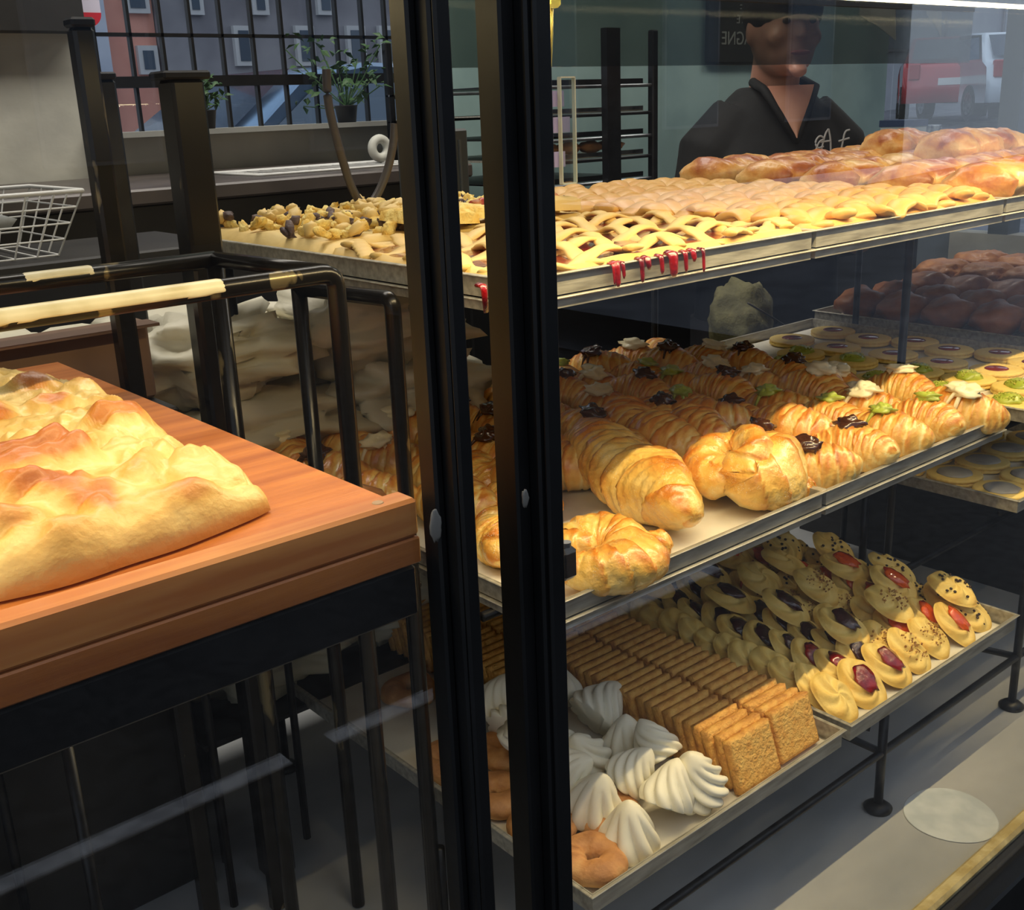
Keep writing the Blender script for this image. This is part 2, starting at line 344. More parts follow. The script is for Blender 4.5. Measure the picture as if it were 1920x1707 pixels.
# ------------------------------------------------------------------ outside
sbox('floor', -8, 4.6, 2.95, 40, .0, .29, ROAD)
g = MB(); g.add([(4.6,-6,.25),(42,-6,1.05+.6),(42,40,1.65),(4.6,40,.25),(4.6,-6,0),(42,-6,0),(42,40,0),(4.6,40,0)], [(0,1,2,3),(7,6,5,4),(0,4,5,1),(2,6,7,3)]); struct(g.build('floor', ROAD))
def roadz(x): return .25+max(0, x-4.6)*1.4/37.4
def facade(name, x0, x1, y, z0, z1, m, label, wins, wm, frame, depth=1.5, back=False):
    r = empty(name, (x0, y, z0), label, 'building')
    MB().box(0, x1-x0, 0, depth, 0, z1-z0).build('wall', m, r)
    yy = -.06 if not back else depth
    for (a, b, c, d) in wins:
        w = MB().box(a-x0, b-x0, yy, yy+.06, c-z0, d-z0).build('window', frame, r)
        MB().box(a-x0+.05, b-x0-.05, yy-.01 if not back else yy+.05, yy+.02 if not back else yy+.07, c-z0+.05, d-z0-.05).build('pane', wm, w)
    return r
pinkm = plain('pink_render', (226, 160, 140), .8, 0, (212, 144, 126), 2)
greyst = plain('grey_stone_facade', (150, 148, 152), .8, 0, (120, 118, 124), 1.2, bump=.3, bscale=2)
palest = plain('pale_corner_stone', (196, 202, 214), .8, 0, (176, 184, 200), 2)
winm = plain('dark_window_pane', (78, 90, 104), .15); frm = plain('white_window_frame', (196, 196, 196), .6)
YB = 11.8
def bx(u, y=YB): return A(u, 100, y=y).x
def bz(u, v, y=YB): return A(u, v, y=y).z
facade('corner_building', bx(120), bx(197), YB-.15, .6, 14, palest, 'pale stone corner of a building seen through the left of the grid window', [], winm, frm)
facade('pink_building', bx(197), bx(296), YB, .6, 14, pinkm, 'pink rendered building seen through the left of the grid window',
       [(bx(255), bx(292), bz(270, 140), bz(270, 86)), (bx(243), bx(288), bz(270, 26), bz(270, -40))], winm, frm)
facade('stone_building', bx(298), bx(790), YB-.1, .6, 12, greyst, 'grey stone building with dark tall windows seen through the grid window',
       [(bx(u), bx(u+34), bz(u, 125), bz(u, 50)) for u in (430, 545, 640, 700)] + [(bx(u), bx(u+30), bz(u, 30), bz(u, -50)) for u in (350, 470, 590)], winm, frm)
facade('opposite_building', -9, 22, -13, -.02, 9, plain('opposite_facade', (84, 74, 66), .8, 0, (62, 56, 52), .8), 'brown facade across the street, mirrored in the shop glass',
       [(-6+3.4*i, -4.6+3.4*i, 1.0, 3.4) for i in range(8)], winm, greyst, depth=1.0, back=True)
facade('side_street_building', 17, 40, 15.5, .6, 12, plain('side_facade', (150, 154, 160), .8, 0, (130, 134, 142), .6), 'light grey stone building beyond the parked cars',
       [(19+3*i, 20.3+3*i, 2.4, 4.4) for i in range(6)], winm, greyst)
def car(name, loc, rz, paint, label, L=4.0, Wd=1.72, H=1.5, hatch=True):
    r = empty(name, loc, label, 'car', 'cars parked outside'); r.rotation_euler = (0, 0, rz)
    tyre = plain('tyre', (24, 24, 26), .8); gl = plain('car_glass', (70, 92, 112), .08, coat=.5)
    prof = [(0,.32),(0,.62),(.05,.86),(.95,1.0),(1.62,H-.08),(2.2,H),(3.2,H-.04),(3.72,1.02),(3.95,.92),(L,.6),(L-.02,.32)]
    vs = []; ys = [-1, -.93, -.5, 0, .5, .93, 1]
    for k in ys:
        for (x, z) in prof:
            cab = max(0, (z-1.0)/(H-1.0)); w = Wd/2*(1-.2*cab); e = .06*(abs(k) == 1)
            vs.append((x + (e if x < 1 else -e if x > 3 else 0), k*w, z - (.03 if abs(k) == 1 and z > .9 else 0)))
    n = len(prof); fs = []
    for i in range(len(ys)-1):
        for j in range(n): a = i*n+j; b = i*n+(j+1) % n; fs.append((a, b, b+n, a+n))
    fs += [tuple(range(n)), tuple(range(len(vs)-1, len(vs)-n-1, -1))]
    MB().add(vs, fs).build('body', paint, r, True)
    hw = Wd/2
    for sy in (-1, 1):
        MB().add([(1.2, sy*(hw*.97+.01), 1.02), (3.5, sy*(hw*.97+.01), 1.03), (3.1, sy*(hw*.83+.01), H-.1), (1.75, sy*(hw*.83+.01), H-.12)], [(0,1,2,3), (3,2,1,0)]).build('side_window', gl, r)
    MB().add([(1.0, -hw*.88, 1.04), (1.0, hw*.88, 1.04), (1.56, hw*.76, H-.07), (1.56, -hw*.76, H-.07)], [(0,1,2,3), (3,2,1,0)]).build('windscreen', gl, r).location = (-.02, 0, .03)
    MB().add([(3.76, -hw*.84, 1.05), (3.76, hw*.84, 1.05), (3.30, hw*.76, H-.1), (3.30, -hw*.76, H-.1)], [(0,1,2,3), (3,2,1,0)]).build('rear_window', gl, r).location = (.03, 0, .02)
    for x in (.78, 3.2):
        for sy in (-1, 1):
            w = MB().sweep([(x, sy*(hw-.16), .31), (x, sy*(hw+.01), .31)], .31, 20).build('wheel', tyre, r)
            MB().sweep([(x, sy*(hw), .31), (x, sy*(hw+.02), .31)], .19, 14).build('hubcap', steel, w)
    for sy in (-1, 1):
        MB().box(-.02, .1, sy*hw*.7-.16, sy*hw*.7+.16, .66, .82, bev=.02).build('headlight', plain('headlight', (230, 236, 240), .1), r)
        MB().box(L-.1, L+.015, sy*hw*.78-.1, sy*hw*.78+.1, .72, 1.0, bev=.02).build('tail_light', plain('tail_light', (160, 20, 20), .2), r)
    MB().box(L-.05, L+.01, -.26, .26, .62, .74).build('number_plate', plain('number_plate', (226, 226, 220), .5), r)
    return r
red = plain('red_car_paint', (176, 22, 30), .25, 0, (164, 16, 26), 2, coat=.8); white = plain('white_car_paint', (206, 218, 226), .25, 0, (196, 208, 220), 2, coat=.8)
blue = plain('pale_blue_car_paint', (176, 206, 236), .25, 0, (160, 196, 232), 2, coat=.8)
def onray(u, v, dist):
    d = (A(u, v, y=1.0) - Vector(CAM)).normalized(); return Vector(CAM) + d*dist
def park(name, u, dist, rz, paint, label):
    p = onray(u, 190, dist); c, sn = math.cos(rz), math.sin(rz); x, y = p.x-c*2, p.y-sn*2
    o = car(name, (x, y, roadz(p.x)+.06), rz, paint, label)
park('red_car', 1772, 24, math.radians(212), red, 'red hatchback parked on the side street, left of the white car')
park('white_car', 1858, 23, math.radians(228), white, 'white car parked at the right edge, beside the red hatchback')
park('pale_blue_car', 560, 9.0, math.radians(2), blue, 'pale blue car parked behind the back window, below the dark rail')
leaf = plain('leaf', (70, 104, 60), .5, 0, (44, 78, 40), 8)
def plant(loc, label, n, R, H, pot=True):
    r = empty('potted_plant', loc, label, 'plant', None)
    if pot: MB().lathe([(.024,0),(.030,.04),(.032,.043)], 16).build('pot', darkwall, r, True)
    g = MB(); st = MB()
    for i in range(n):
        a = random.random()*2*PI; rr = R*random.random()**.6; h = .045+H*random.random(); c = Vector((rr*math.cos(a), rr*math.sin(a), h))
        if i % 6 == 0: st.sweep([(0,0,.04), c*.5+Vector((0,0,.015)), c], .0016, 5)
        R3 = Euler((random.uniform(-.8,.8), random.uniform(-.8,.8), random.random()*6.3)).to_matrix(); l = random.uniform(.018, .034)
        g.add([c+R3@Vector(q) for q in ((0,0,0),(l*.5,l*.28,.002),(l*1.1,0,-.004),(l*.5,-l*.28,.002),(l*.5,0,.005))], [(0,4,1),(1,4,2),(2,4,3),(3,4,0)])
    g.build('foliage', leaf, r); st.build('stem', leaf, r)
plant(Vector((A(640, 210, y=2.60).x, 2.575, wz0)), 'leafy plant on the sill at the right of the grid window', 130, .15, .17)
plant(Vector((A(375, 230, y=2.60).x, 2.575, wz0)), 'small dark green plant on the sill behind the wide dark pole', 90, .06, .07)

# ------------------------------------------------------------------ back of the shop
cz_ = A(300, 338, y=2.3).z
bc = empty('back_counter', (-1.5, 2.05, 0), 'dark low counter along the plastered back wall', 'counter')
MB().box(0, 3.1, 0, .56, 0, cz_-.03, bev=.004).build('body', darkwall, bc)
MB().box(-.02, 3.12, -.02, .56, cz_-.03, cz_, bev=.004).build('worktop', plain('brown_grey_worktop', (92, 84, 80), .35, 0, (74, 68, 66), 6), bc)
# wire baskets
def basket(loc, L, Wd, H, label, nx, nzz):
    r = empty('wire_basket', loc, label, 'basket', 'white wire baskets')
    g = MB(); k = .78
    def q(x, y, z): s = k+(1-k)*z/H; return Vector(((x-.5)*L*s, (y-.5)*Wd*s, z))
    for i in range(nx+1):
        for yy in (0, 1): g.tube(q(i/nx, yy, 0), q(i/nx, yy, H), .0013, 5)
        g.tube(q(i/nx, 0, 0), q(i/nx, 1, 0), .0013, 5)
    ny = max(3, nx//2)
    for i in range(ny+1):
        for xx in (0, 1): g.tube(q(xx, i/ny, 0), q(xx, i/ny, H), .0013, 5)
    for j in range(nzz):
        z = H*j/nzz; g.sweep([q(0,0,z), q(1,0,z), q(1,1,z), q(0,1,z)], .0013, 5, closed=True)
    g.build('wire_mesh', white_wire, r)
    MB().sweep([q(0,0,H), q(1,0,H), q(1,1,H), q(0,1,H)], .003, 8, closed=True).build('rim', white_wire, r, True)
    return r
bk = A(155, 357, y=1.55); bs = basket((bk.x-.17, 1.66, bk.z-.085), .34, .22, .085, 'white wire basket holding grey plastic bags at the left edge', 9, 4)
g = MB(); g.ball((bk.x-.20, 1.66, bk.z-.034), .115, .075, .046, 20, 14, .5, 2.0)
tag(g.build('plastic_bag', clearbag, smooth=True), 'crumpled grey plastic bag bulging out of the left wire basket', 'bag')
bk2 = A(470, 332, y=2.15); basket((bk2.x+.25, 2.27, cz_+.002), .46, .24, bk2.z-cz_, 'wide white wire basket on the back counter behind the crumble tart', 11, 4)
tag(MB().box(bk.x-.5, bk.x+.2, 1.53, 1.8, bk.z-.11, bk.z-.088, bev=.003).build('shelf_board', darkwall), 'dark shelf board under the left wire basket', 'shelf')
# roll of paper + small scale
rp = A(672, 305, y=2.4); rl = empty('paper_roll', (rp.x, 2.30, rp.z), 'white roll of tape standing behind the hanging hose', 'roll')
MB().sweep([(.022*math.cos(a), 0, .022*math.sin(a)) for a in np.linspace(0, 2*PI, 24, endpoint=False)], .011, 12, closed=True, up=(0,1,0)).build('tape', plain('tape', (206, 206, 196), .6), rl, True)
rl.location.z = bk2.z + .036
# hanging hose
ho = MB(); pts = []
for (u, v) in ((612, 130), (614, 190), (628, 250), (645, 310), (660, 355), (678, 385), (693, 386), (710, 362), (727, 320), (738, 270), (740, 232)): pts.append(A(u, v, y=1.25))
def smooth(P, k=3):
    for _ in range(k):
        Q = [P[0]]
        for a, b in zip(P[:-1], P[1:]): Q += [a*.75+b*.25, a*.25+b*.75]
        P = Q + [P[-1]]
    return P
tag(ho.sweep(smooth(pts), .0055, 12).build('hanging_hose', plain('grey_brown_hose', (74, 68, 62), .4), smooth=True), 'dark hose hanging in a U above the crumble tart', 'hose')
# dark square poles behind on the left
def pole(u0, v0, v1, y, w, label, m=darktube, capw=0):
    a = A(u0, v0, y=y); b = Vector((a.x, y, FLOOR))
    r = empty('square_pole', (a.x, y, b.z), label, 'pole')
    MB().box(-w/2, w/2, -w/2, w/2, 0, a.z-b.z, bev=.003).build('tube', m, r)
    MB().box(-w/2-.001-capw, w/2+.001+capw, -w/2-.001, w/2+.001, a.z-b.z, a.z-b.z+.008, bev=.002).build('cap', black_metal, r)
    return r
pole(150, 52, 1150, 1.0, .019, 'dark narrow pole rising beside the plastered wall')
pole(192, 150, 1150, 1.25, .022, 'dark pole just right of the narrow one, behind the rack tube', rod_metal)
pole(338, 150, 1150, 1.05, .034, 'wide dark pole with flaked paint behind the focaccia', darktube, .006)
pole(372, 500, 1150, .99, .016, 'thin worn tube right of the wide pole', darktube)

# tall bakery rack at the back
rk0 = A(1040, 120, y=1.95); rkx1 = A(1235, 120, y=1.95).x
rk = empty('bakery_rack', (rk0.x-.12, 1.95, 0), 'tall dark bakery trolley with trays behind the worker', 'rack'); W_ = rkx1-rk0.x+.12
for x in (0, W_-.02):
    for y in (0, .5): MB().box(x, x+.02, y, y+.02, 0, 1.62, bev=.003).build('upright', rod_metal, rk)
MB().box(W_*.55, W_*.55+.045, -.03, -.01, 0, 1.62).build('upright', rod_metal, rk)
zt = [Z(.045), Z(-.02), Z(-.075), Z(-.125), Z(-.18), Z(-.26), Z(-.36), Z(-.46)]
for i, z in enumerate(zt):
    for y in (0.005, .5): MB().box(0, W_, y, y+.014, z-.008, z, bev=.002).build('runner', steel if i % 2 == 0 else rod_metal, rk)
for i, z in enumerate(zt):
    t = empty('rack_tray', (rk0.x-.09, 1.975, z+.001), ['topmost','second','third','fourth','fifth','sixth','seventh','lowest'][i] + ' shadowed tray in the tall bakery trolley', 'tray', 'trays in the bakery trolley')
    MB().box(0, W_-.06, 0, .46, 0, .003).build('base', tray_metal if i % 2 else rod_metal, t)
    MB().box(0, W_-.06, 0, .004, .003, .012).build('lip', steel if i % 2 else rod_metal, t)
g = MB()
bun = None
def bunmesh(sd, rx, ry, rz, tone=.5):
    g = MB(); g.ball((0,0,rz*.8), rx, ry, rz, 18, 12, .3, sd, tone)
    return g.mesh('bread', breadm)
buns = [bunmesh(i*3.1, .045, .03, .014, .1) for i in range(2)]
for i in range(5):
    Proto('bread_roll', buns[i % 2]).put((rk0.x-.04+i*.075, 2.03, zt[3]+.014), (0,0,.3*i), 'pale flat bread roll, %s from the left on a trolley tray' % ORD[i], 'bread roll', 'rolls in the bakery trolley')
# clear acrylic holder
ac = A(1062, 145, y=1.0); ab = A(1057, 345, y=1.0)
ah = empty('acrylic_holder', (ac.x, 1.0, ab.z), 'clear acrylic card holder standing upright near the black post', 'card holder')
hh = ac.z-ab.z
MB().box(-.012, .012, -.002, .002, 0, hh, bev=.001).build('clear_sheet', acrylic, ah)
for x in (-.012, .0115): MB().box(x-.0006, x+.0006, -.003, .003, 0, hh).build('edge', plain('bright_edge', (190, 200, 190), .2), ah)
for z in (0, hh): MB().box(-.012, .012, -.003, .003, z-.0008, z+.0008).build('edge', plain('bright_edge', (190, 200, 190), .2), ah)
for z in (.02, .06, .09): MB().box(-.018, -.001 if z != .06 else .008, .004, .006, z, z+.018).build('card', plain('lilac_card', (170, 164, 214), .5), ah)
# grey device seen in the gap
d0 = A(850, 242, y=1.7); d1 = A(884, 388, y=1.7)
dv = empty('grey_appliance', (d0.x-.05, 1.7, d1.z), 'dark grey appliance seen in the gap between the black posts', 'appliance')
MB().box(0, d1.x-d0.x+.05, 0, .12, 0, d0.z-d1.z, bev=.004).build('body', plain('grey_plastic', (70, 74, 74), .5), dv)
MB().box(.03, .05, .04, .06, -(d1.z), 0).build('stand', rod_metal, dv)
MB().box(.06, d1.x-d0.x+.03, -.003, 0, .02, d0.z-d1.z-.02).build('front_plate', plain('grey_plate', (86, 90, 90), .4), dv)
# stand under the rear items on the left
def ledge(name, x0, x1, y0, y1, z, label):
    r = empty(name, (x0, y0, FLOOR), label, 'shelf')
    MB().box(0, x1-x0, 0, y1-y0, z-FLOOR-.008, z-FLOOR, bev=.002).build('board', darkwall, r)
    for x in (.01, x1-x0-.01):
        for y in (.01, y1-y0-.01): MB().tube((x, y, 0), (x, y, z-FLOOR-.008), .005, 8).build('leg', rod_metal, r, True)
tag(MB().box(-1.2, .425, 1.10, 1.36, FLOOR, .845, bev=.004).build('under_cabinet', darkwall), 'dark low cabinet behind the left rack, bread bags on top', 'cabinet')
ledge('rear_shelf', .435, .93, 1.10, 1.36, .749, 'dark low shelf carrying the paper bread bags behind the left rack')

# bagged bread behind the left rack
def pillow(sd, L, Wd, H, m, name, crease=.12, tone=0.2):
    g = MB(); vs = []; n, k = 40, 22
    for i in range(1, k):
        th = PI*i/k
        for j in range(n):
            a = 2*PI*j/n; cx_, sx_ = math.cos(a), math.sin(a); e = .55
            x = math.copysign(abs(cx_)**e, cx_)*math.sin(th)**.5; y = math.copysign(abs(sx_)**e, sx_)*math.sin(th)**.5; z = math.cos(th)
            q = Vector((x, y, z)); r = 1 + crease*noise.noise(q*2.2+Vector((sd,0,0))) + crease*.55*abs(noise.noise(q*5+Vector((0,sd,0))))
            vs.append((x*L/2*r, y*Wd/2*r, H/2+z*H/2*r))
    fs = []
    for i in range(k-2):
        for j in range(n): l = (j+1) % n; fs.append((i*n+j, (i+1)*n+j, (i+1)*n+l, i*n+l))
    fs += [tuple(range(n)), tuple(range((k-2)*n+n-1, (k-2)*n-1, -1))]
    return g.add(vs, fs, tone).mesh(name, m)
bags = [pillow(3.3*i, .215, .20, .088, bagm, 'bag', .55) for i in range(4)]
i = 0
for r_, (zz, yy, rn) in enumerate([(.754, 1.22, 'lowest'), (.850, 1.225, 'second'), (.946, 1.23, 'third'), (1.042, 1.235, 'fourth'), (1.136, 1.24, 'top')]):
    for c2 in range(3):
        if c2 == 0 and r_ == 0: continue
        Proto('bread_bag', bags[i % 4]).put((.335+.225*c2+(.04 if r_ % 2 else 0), yy+.012*(i % 3), zz), (.03*(i % 3-1), .03*(i % 2), .12*(i % 4)-.18),
            'creased paper bread bag, %s layer of the left pile, %s from the left' % (rn, ORD[c2]), 'bag', 'paper bread bags'); i += 1
loaf = [pillow(9+i, .2, .16, .095, breadm, 'bread', .2, .35) for i in range(2)]
for i, (u, v, y, w) in enumerate([(575, 850, 1.02, 'far'), (715, 850, 1.0, 'near right'), (650, 915, .93, 'left')]):
    p = A(u, v, y=y); Proto('bread_loaf', loaf[i % 2]).put(((.46, .485, .30)[i], (1.02, .88, .95)[i], Z(-.43)+.001), (0, 0, .2*i), 'brown loaf behind the wooden board, %s one of the three' % w, 'bread', 'brown loaves behind the wooden board', .82)
ledge('loaf_shelf', .20, .552, .80, 1.09, Z(-.43), 'narrow dark shelf under the brown loaves')
p = A(60, 655, y=1.12)
cb = empty('cardboard_box', (p.x-.12, 1.10, p.z-.06), 'brown cardboard box behind the far edge of the focaccia', 'box')
MB().box(-.1, .22, -.03, -.005, 0, .08, bev=.003).build('body', plain('cardboard', (120, 92, 72), .8), cb)
MB().box(-.1, .22, -.06, -.03, .078, .081).build('flap', plain('cardboard_flap', (104, 78, 60), .8), cb)
ledge('box_shelf', p.x-.5, p.x+.10, 1.02, 1.095, p.z-.061, 'dark shelf under the cardboard box')

# ------------------------------------------------------------------ worn tube rack (left)
wr = empty('worn_tube_rack', (.44, .75, FLOOR), 'worn black tube rack with flaked cream paint behind the board', 'rack')
O = Vector(wr.location)
def arc3(a, c, b, n=6): return [a*(1-t)**2 + c*2*t*(1-t) + b*t*t for t in np.linspace(0, 1, n)]
f1 = A(624, 512, y=.75); f0 = A(0, 598, y=.75); f0 = f1 + (f0-f1)*1.6; f0.z = f1.z
leg1 = Vector((f1.x, .75, FLOOR+.0))
pts = [f0, f1-Vector((.012,0,0))] + arc3(f1-Vector((.010,0,0)), f1+Vector((.002,0,.0)), f1+Vector((.002,0,-.012))) + [Vector((f1.x+.002, .75, FLOOR+.005))]
MB().sweep([q-O for q in pts], .0075, 14, up=(0,1,0)).build('front_tube', darktube, wr, True)
def flaked(path, R_, lo, hi, par, up, sd, nm='paint_remnant'):
    Q = [Vector(path[0]).lerp(Vector(path[1]), i/60) for i in range(61)]
    def rr(t, ph):
        p = (ph+PI) % (2*PI)-PI; e = .75*noise.noise(Vector((t*7+sd, sd, 0)))+.3*noise.noise(Vector((t*30, sd, 3)))
        on = lo-e*.4 < p < hi+e and noise.noise(Vector((t*3.2+sd*2, 7, 0))) > -.36 and .004 < t < .985
        return R_*(1.05 if on else .88)
    MB().sweep(Q, rr, 40, up=up).build(nm, plain('cream_paint', (214, 206, 172), .4, 0, (190, 180, 140), 30), par, True)['label'] = 'flaking cream paint'
flaked((f0-O, f1-Vector((.03,0,0))-O), .0075, -1.9, .75, wr, (0,1,0), 1.3)
b1 = A(402, 486, z=f1.z-CZ); b0 = Vector((f0.x, b1.y, b1.z))
MB().sweep([q-O for q in [b0, b1]], .0075, 14).build('back_tube', darktube, wr, True)
flaked((b0-O, b0.lerp(b1, .72)-O), .0075, .2, 2.9, wr, (0,0,1), 5.1)
MB().sweep([q-O for q in [b1, f1+Vector((-.003,.006,0))]], .007, 12).build('side_tube', darktube, wr, True)
MB().sweep([q-O for q in [b1, Vector((b1.x, b1.y, FLOOR+.005))]], .0075, 14, up=(0,1,0)).build('leg', darktube, wr, True)
for q in (leg1, Vector((b1.x, b1.y, FLOOR))): MB().lathe([(.010,0),(.011,.004),(.009,.03),(.0075,.032)], 14, c=tuple(q-O)).build('foot', plain('white_tube_foot', (190, 188, 176), .5), wr, True)
# second, lower tube
wr2 = empty('lower_tube_rack', (.56, .85, FLOOR), 'golden-brown reflecting tube frame under the left end of the top tray', 'rack'); O2 = Vector(wr2.location)
g0 = A(735, 562, y=.80); g1 = A(560, 541, z=g0.z-CZ)
MB().sweep([q-O2 for q in [g1, g0+Vector((0,.01,0))] + arc3(g0+Vector((0,.008,0)), g0, g0-Vector((0,0,.01))) + [Vector((g0.x, g0.y, FLOOR+.002))]], .0075, 12, up=(1,0,0)).build('frame_tube', darktube, wr2, True)
MB().sweep([q-O2 for q in [g1, Vector((g1.x, g1.y, FLOOR+.002))]], .0075, 12, up=(1,0,0)).build('leg', darktube, wr2, True)

# ------------------------------------------------------------------ wooden board, bar, focaccia
bd = empty('wooden_board', (-.5, .467, Z(-.238)), 'reddish beech board with a raised front lip under the focaccia', 'board')
MB().box(0, .82, .0, .56, 0, .031, bev=.0015).build('board', beech, bd)
MB().box(0, .82, -.004, .014, .016, .038, bev=.002).build('front_lip', plain('lip_wood', (206, 140, 76), .42, 0, (186, 112, 56), 6, stretch=(1,14,14), coat=.15), bd)
MB().box(0, .82, -.004, .0, .0, .0155, bev=.001).build('front_plank', beech, bd)
for x in (.56, .80, .31): MB().lathe([(.0035,0),(.003,.0006),(.001,.0007)], 12, c=(x, .005, .0378)).build('dowel', plain('dowel', (170, 140, 110), .6), bd)
sh = empty('black_shelf', (-.5, .466, Z(-.27)), 'black metal shelf frame carrying the wooden board', 'shelf')
MB().box(0, .818, 0, .012, 0, .030, bev=.0015).build('front_bar', black_metal, sh)
MB().box(0, .818, .55, .57, 0, .030, bev=.0015).build('back_bar', black_metal, sh)
for x in (0, .80): MB().box(x, x+.016, .012, .55, .01, .030).build('side_bar', black_metal, sh)
for x in (0, .60): MB().box(x, x+.016, .54, .556, -.57, 0).build('leg', rod_metal, sh)
MB().box(0, .818, .0, .012, -.58, -.56).build('lower_bar', black_metal, sh)

zb = -.207
out = [(0,1135,0),(130,1105,0),(250,1062,0),(330,1038,0),(420,1002,0),(500,968,0),(545,934,0),(556,893,0),(520,850,.02),(450,838,.03),(385,822,.034),(352,786,.034),(300,757,.034),(235,722,.034),(165,694,.034),(95,668,.034),(30,655,.036),(-60,650,.036),(-400,660,.036),(-900,900,.02),(-800,1200,0),(-420,1230,0),(-150,1165,0)]
OP = [A(u, v, z=zb+h) for u, v, h in out]
ctr = A(60, 880, z=zb)
def outl(a):
    # distance from ctr to outline in direction a
    best = .2
    for i in range(len(OP)):
        p, q = OP[i]-ctr, OP[(i+1) % len(OP)]-ctr
        d = (q.x-p.x, q.y-p.y); den = math.cos(a)*d[1]-math.sin(a)*d[0]
        if abs(den) < 1e-9: continue
        t = (p.x*d[1]-p.y*d[0])/den; s = (p.x*math.sin(a)-p.y*math.cos(a))/den
        if t > 0 and -1e-6 <= s <= 1+1e-6: best = t
    return best
NA, NR = 300, 110
rad = [outl(2*PI*i/NA) for i in range(NA)]
rad = [(rad[i-3]+rad[i-2]+rad[i-1]+rad[i]*2+rad[(i+1) % NA]+rad[(i+2) % NA]+rad[(i+3) % NA])/8 for i in range(NA)]
domes = [(A(u, v, z=zb+.04), r, h) for u, v, r, h in [(20,850,.036,.010),(125,830,.018,.012),(215,765,.026,.012),(90,735,.02,.008),(100,880,.02,.010),(190,890,.022,.010),(285,915,.026,.012),(45,980,.032,.011),(240,985,.02,.004),(390,860,.02,.006),(330,870,.02,.006),(460,900,.025,.010),(350,960,.018,.006),(140,930,.02,.008),(-40,760,.03,.009),(150,960,.016,.006),(260,830,.018,.007),(300,800,.014,.005),(-20,1040,.03,.008),(170,800,.013,.006),(60,790,.015,.006),(245,850,.012,.005),(340,820,.012,.005),(160,1000,.014,.005),(310,1000,.014,.005),(405,905,.013,.006),(110,950,.012,.005),(20,890,.014,.006),(130,760,.012,.005),(200,720,.014,.005),(490,880,.012,.004),(420,930,.014,.005),(60,700,.02,.008),(160,700,.018,.006),(20,930,.018,.010)]]
vs = []; ts = []
for j in range(NR+1):
    s = j/NR
    for i in range(NA):
        a = 2*PI*i/NA; rr = rad[i]*s
        x, y = ctr.x+rr*math.cos(a), ctr.y+rr*math.sin(a)
        edge = (1-min(1, s)**7)**.5 if s < 1 else 0
        h = .029*edge*(1+.14*nz(x, y, 0, 24, 3)) ; b = 0
        wx_, wy_ = x+.008*nz(x, y, 4, 40), y+.008*nz(x, y, 6, 40)
        for c, r, hh in domes:
            d2 = ((wx_-c.x)**2+(wy_-c.y)**2)/(r*r*.66)
            if d2 < 5: b += 1.18*hh*math.exp(-d2**1.4*1.2)
        n1 = abs(nz(x, y, 0, 26, 1)); n2 = nz(x, y, 0, 60, 5); n3 = nz(x, y, 0, 150, 9)
        dim = -.006*max(0, 1-n1*6)
        hz = max(0.0, h + (b*1.0 + dim + .0040*n2 + .0022*n3)*min(1, edge*1.2))
        # slight overhang
        vs.append((x, y, Z(zb)+.0015+hz)); ts.append(max(0, min(1, .04+.72*min(1, b/.0105)**1.7*min(1, edge) + .28*nz(x, y, 0, 22, 7) + (.2 if .86 < s < .97 else 0)*max(0, nz(x, y, 0, 20, 11)*2))))
fs = [(j*NA+i, (j+1)*NA+i, (j+1)*NA+(i+1) % NA, j*NA+(i+1) % NA) for j in range(NR) for i in range(NA)]
fs.append(tuple(range(NR*NA+NA-1, NR*NA-1, -1)))
fo = MB().add(vs, fs, ts).build('focaccia', focm, smooth=True)
tag(fo, 'large golden blistered focaccia lying on the wooden board', 'focaccia')
# ------------------------------------------------------------------ display racks
def rack(name, label, legs, rails):
    r = empty(name, (legs[0][0], legs[0][1], FLOOR), label, 'rack'); o = Vector(r.location)
    for (x, y, zt_) in legs:
        l = MB().tube(Vector((x, y, FLOOR+.006))-o, Vector((x, y, zt_))-o, .0058).build('leg', rod_metal, r, True)
        MB().lathe([(.017,0),(.018,.004),(.012,.009),(.007,.011)], 20, c=tuple(Vector((x, y, FLOOR))-o)).build('foot', rod_metal, l, True)
    for a, b in rails: MB().tube(Vector(a)-o, Vector(b)-o, .005).build('rail', rod_metal, r, True)
    return r
zT, zM, zB, zC, zD = Z(-.150), Z(-.428), Z(-.704), Z(-.428), Z(-.556)      # undersides of the trays
rack('display_rack', 'black steel rod rack holding the three tiers of pastry trays',
     [(1.106,.622,zB-.030),(1.397,.80,zT-.012),(1.36,1.235,zT-.012),(.60,1.235,zT-.012),(.55,.80,zB-.03)],
     [((.50,.622,Z(-.787)),(1.47,.622,Z(-.787))), ((1.106,.622,Z(-.787)),(1.106,1.22,Z(-.787))), ((.56,.66,zB-.012),(1.39,.66,zB-.012)), ((.56,1.15,zB-.012),(1.39,1.15,zB-.012)),
      ((.56,.72,zM-.016),(1.397,.72,zM-.016)), ((.56,1.235,zM-.016),(1.36,1.235,zM-.016)), ((.56,.80,zT-.018),(1.80,.80,zT-.018)), ((.56,1.235,zT-.018),(1.80,1.235,zT-.018)), ((1.106,.622,zB-.03),(1.106,.66,zB-.012)), ((1.106,.64,Z(-.76)),(1.04,.80,Z(-.74)))])
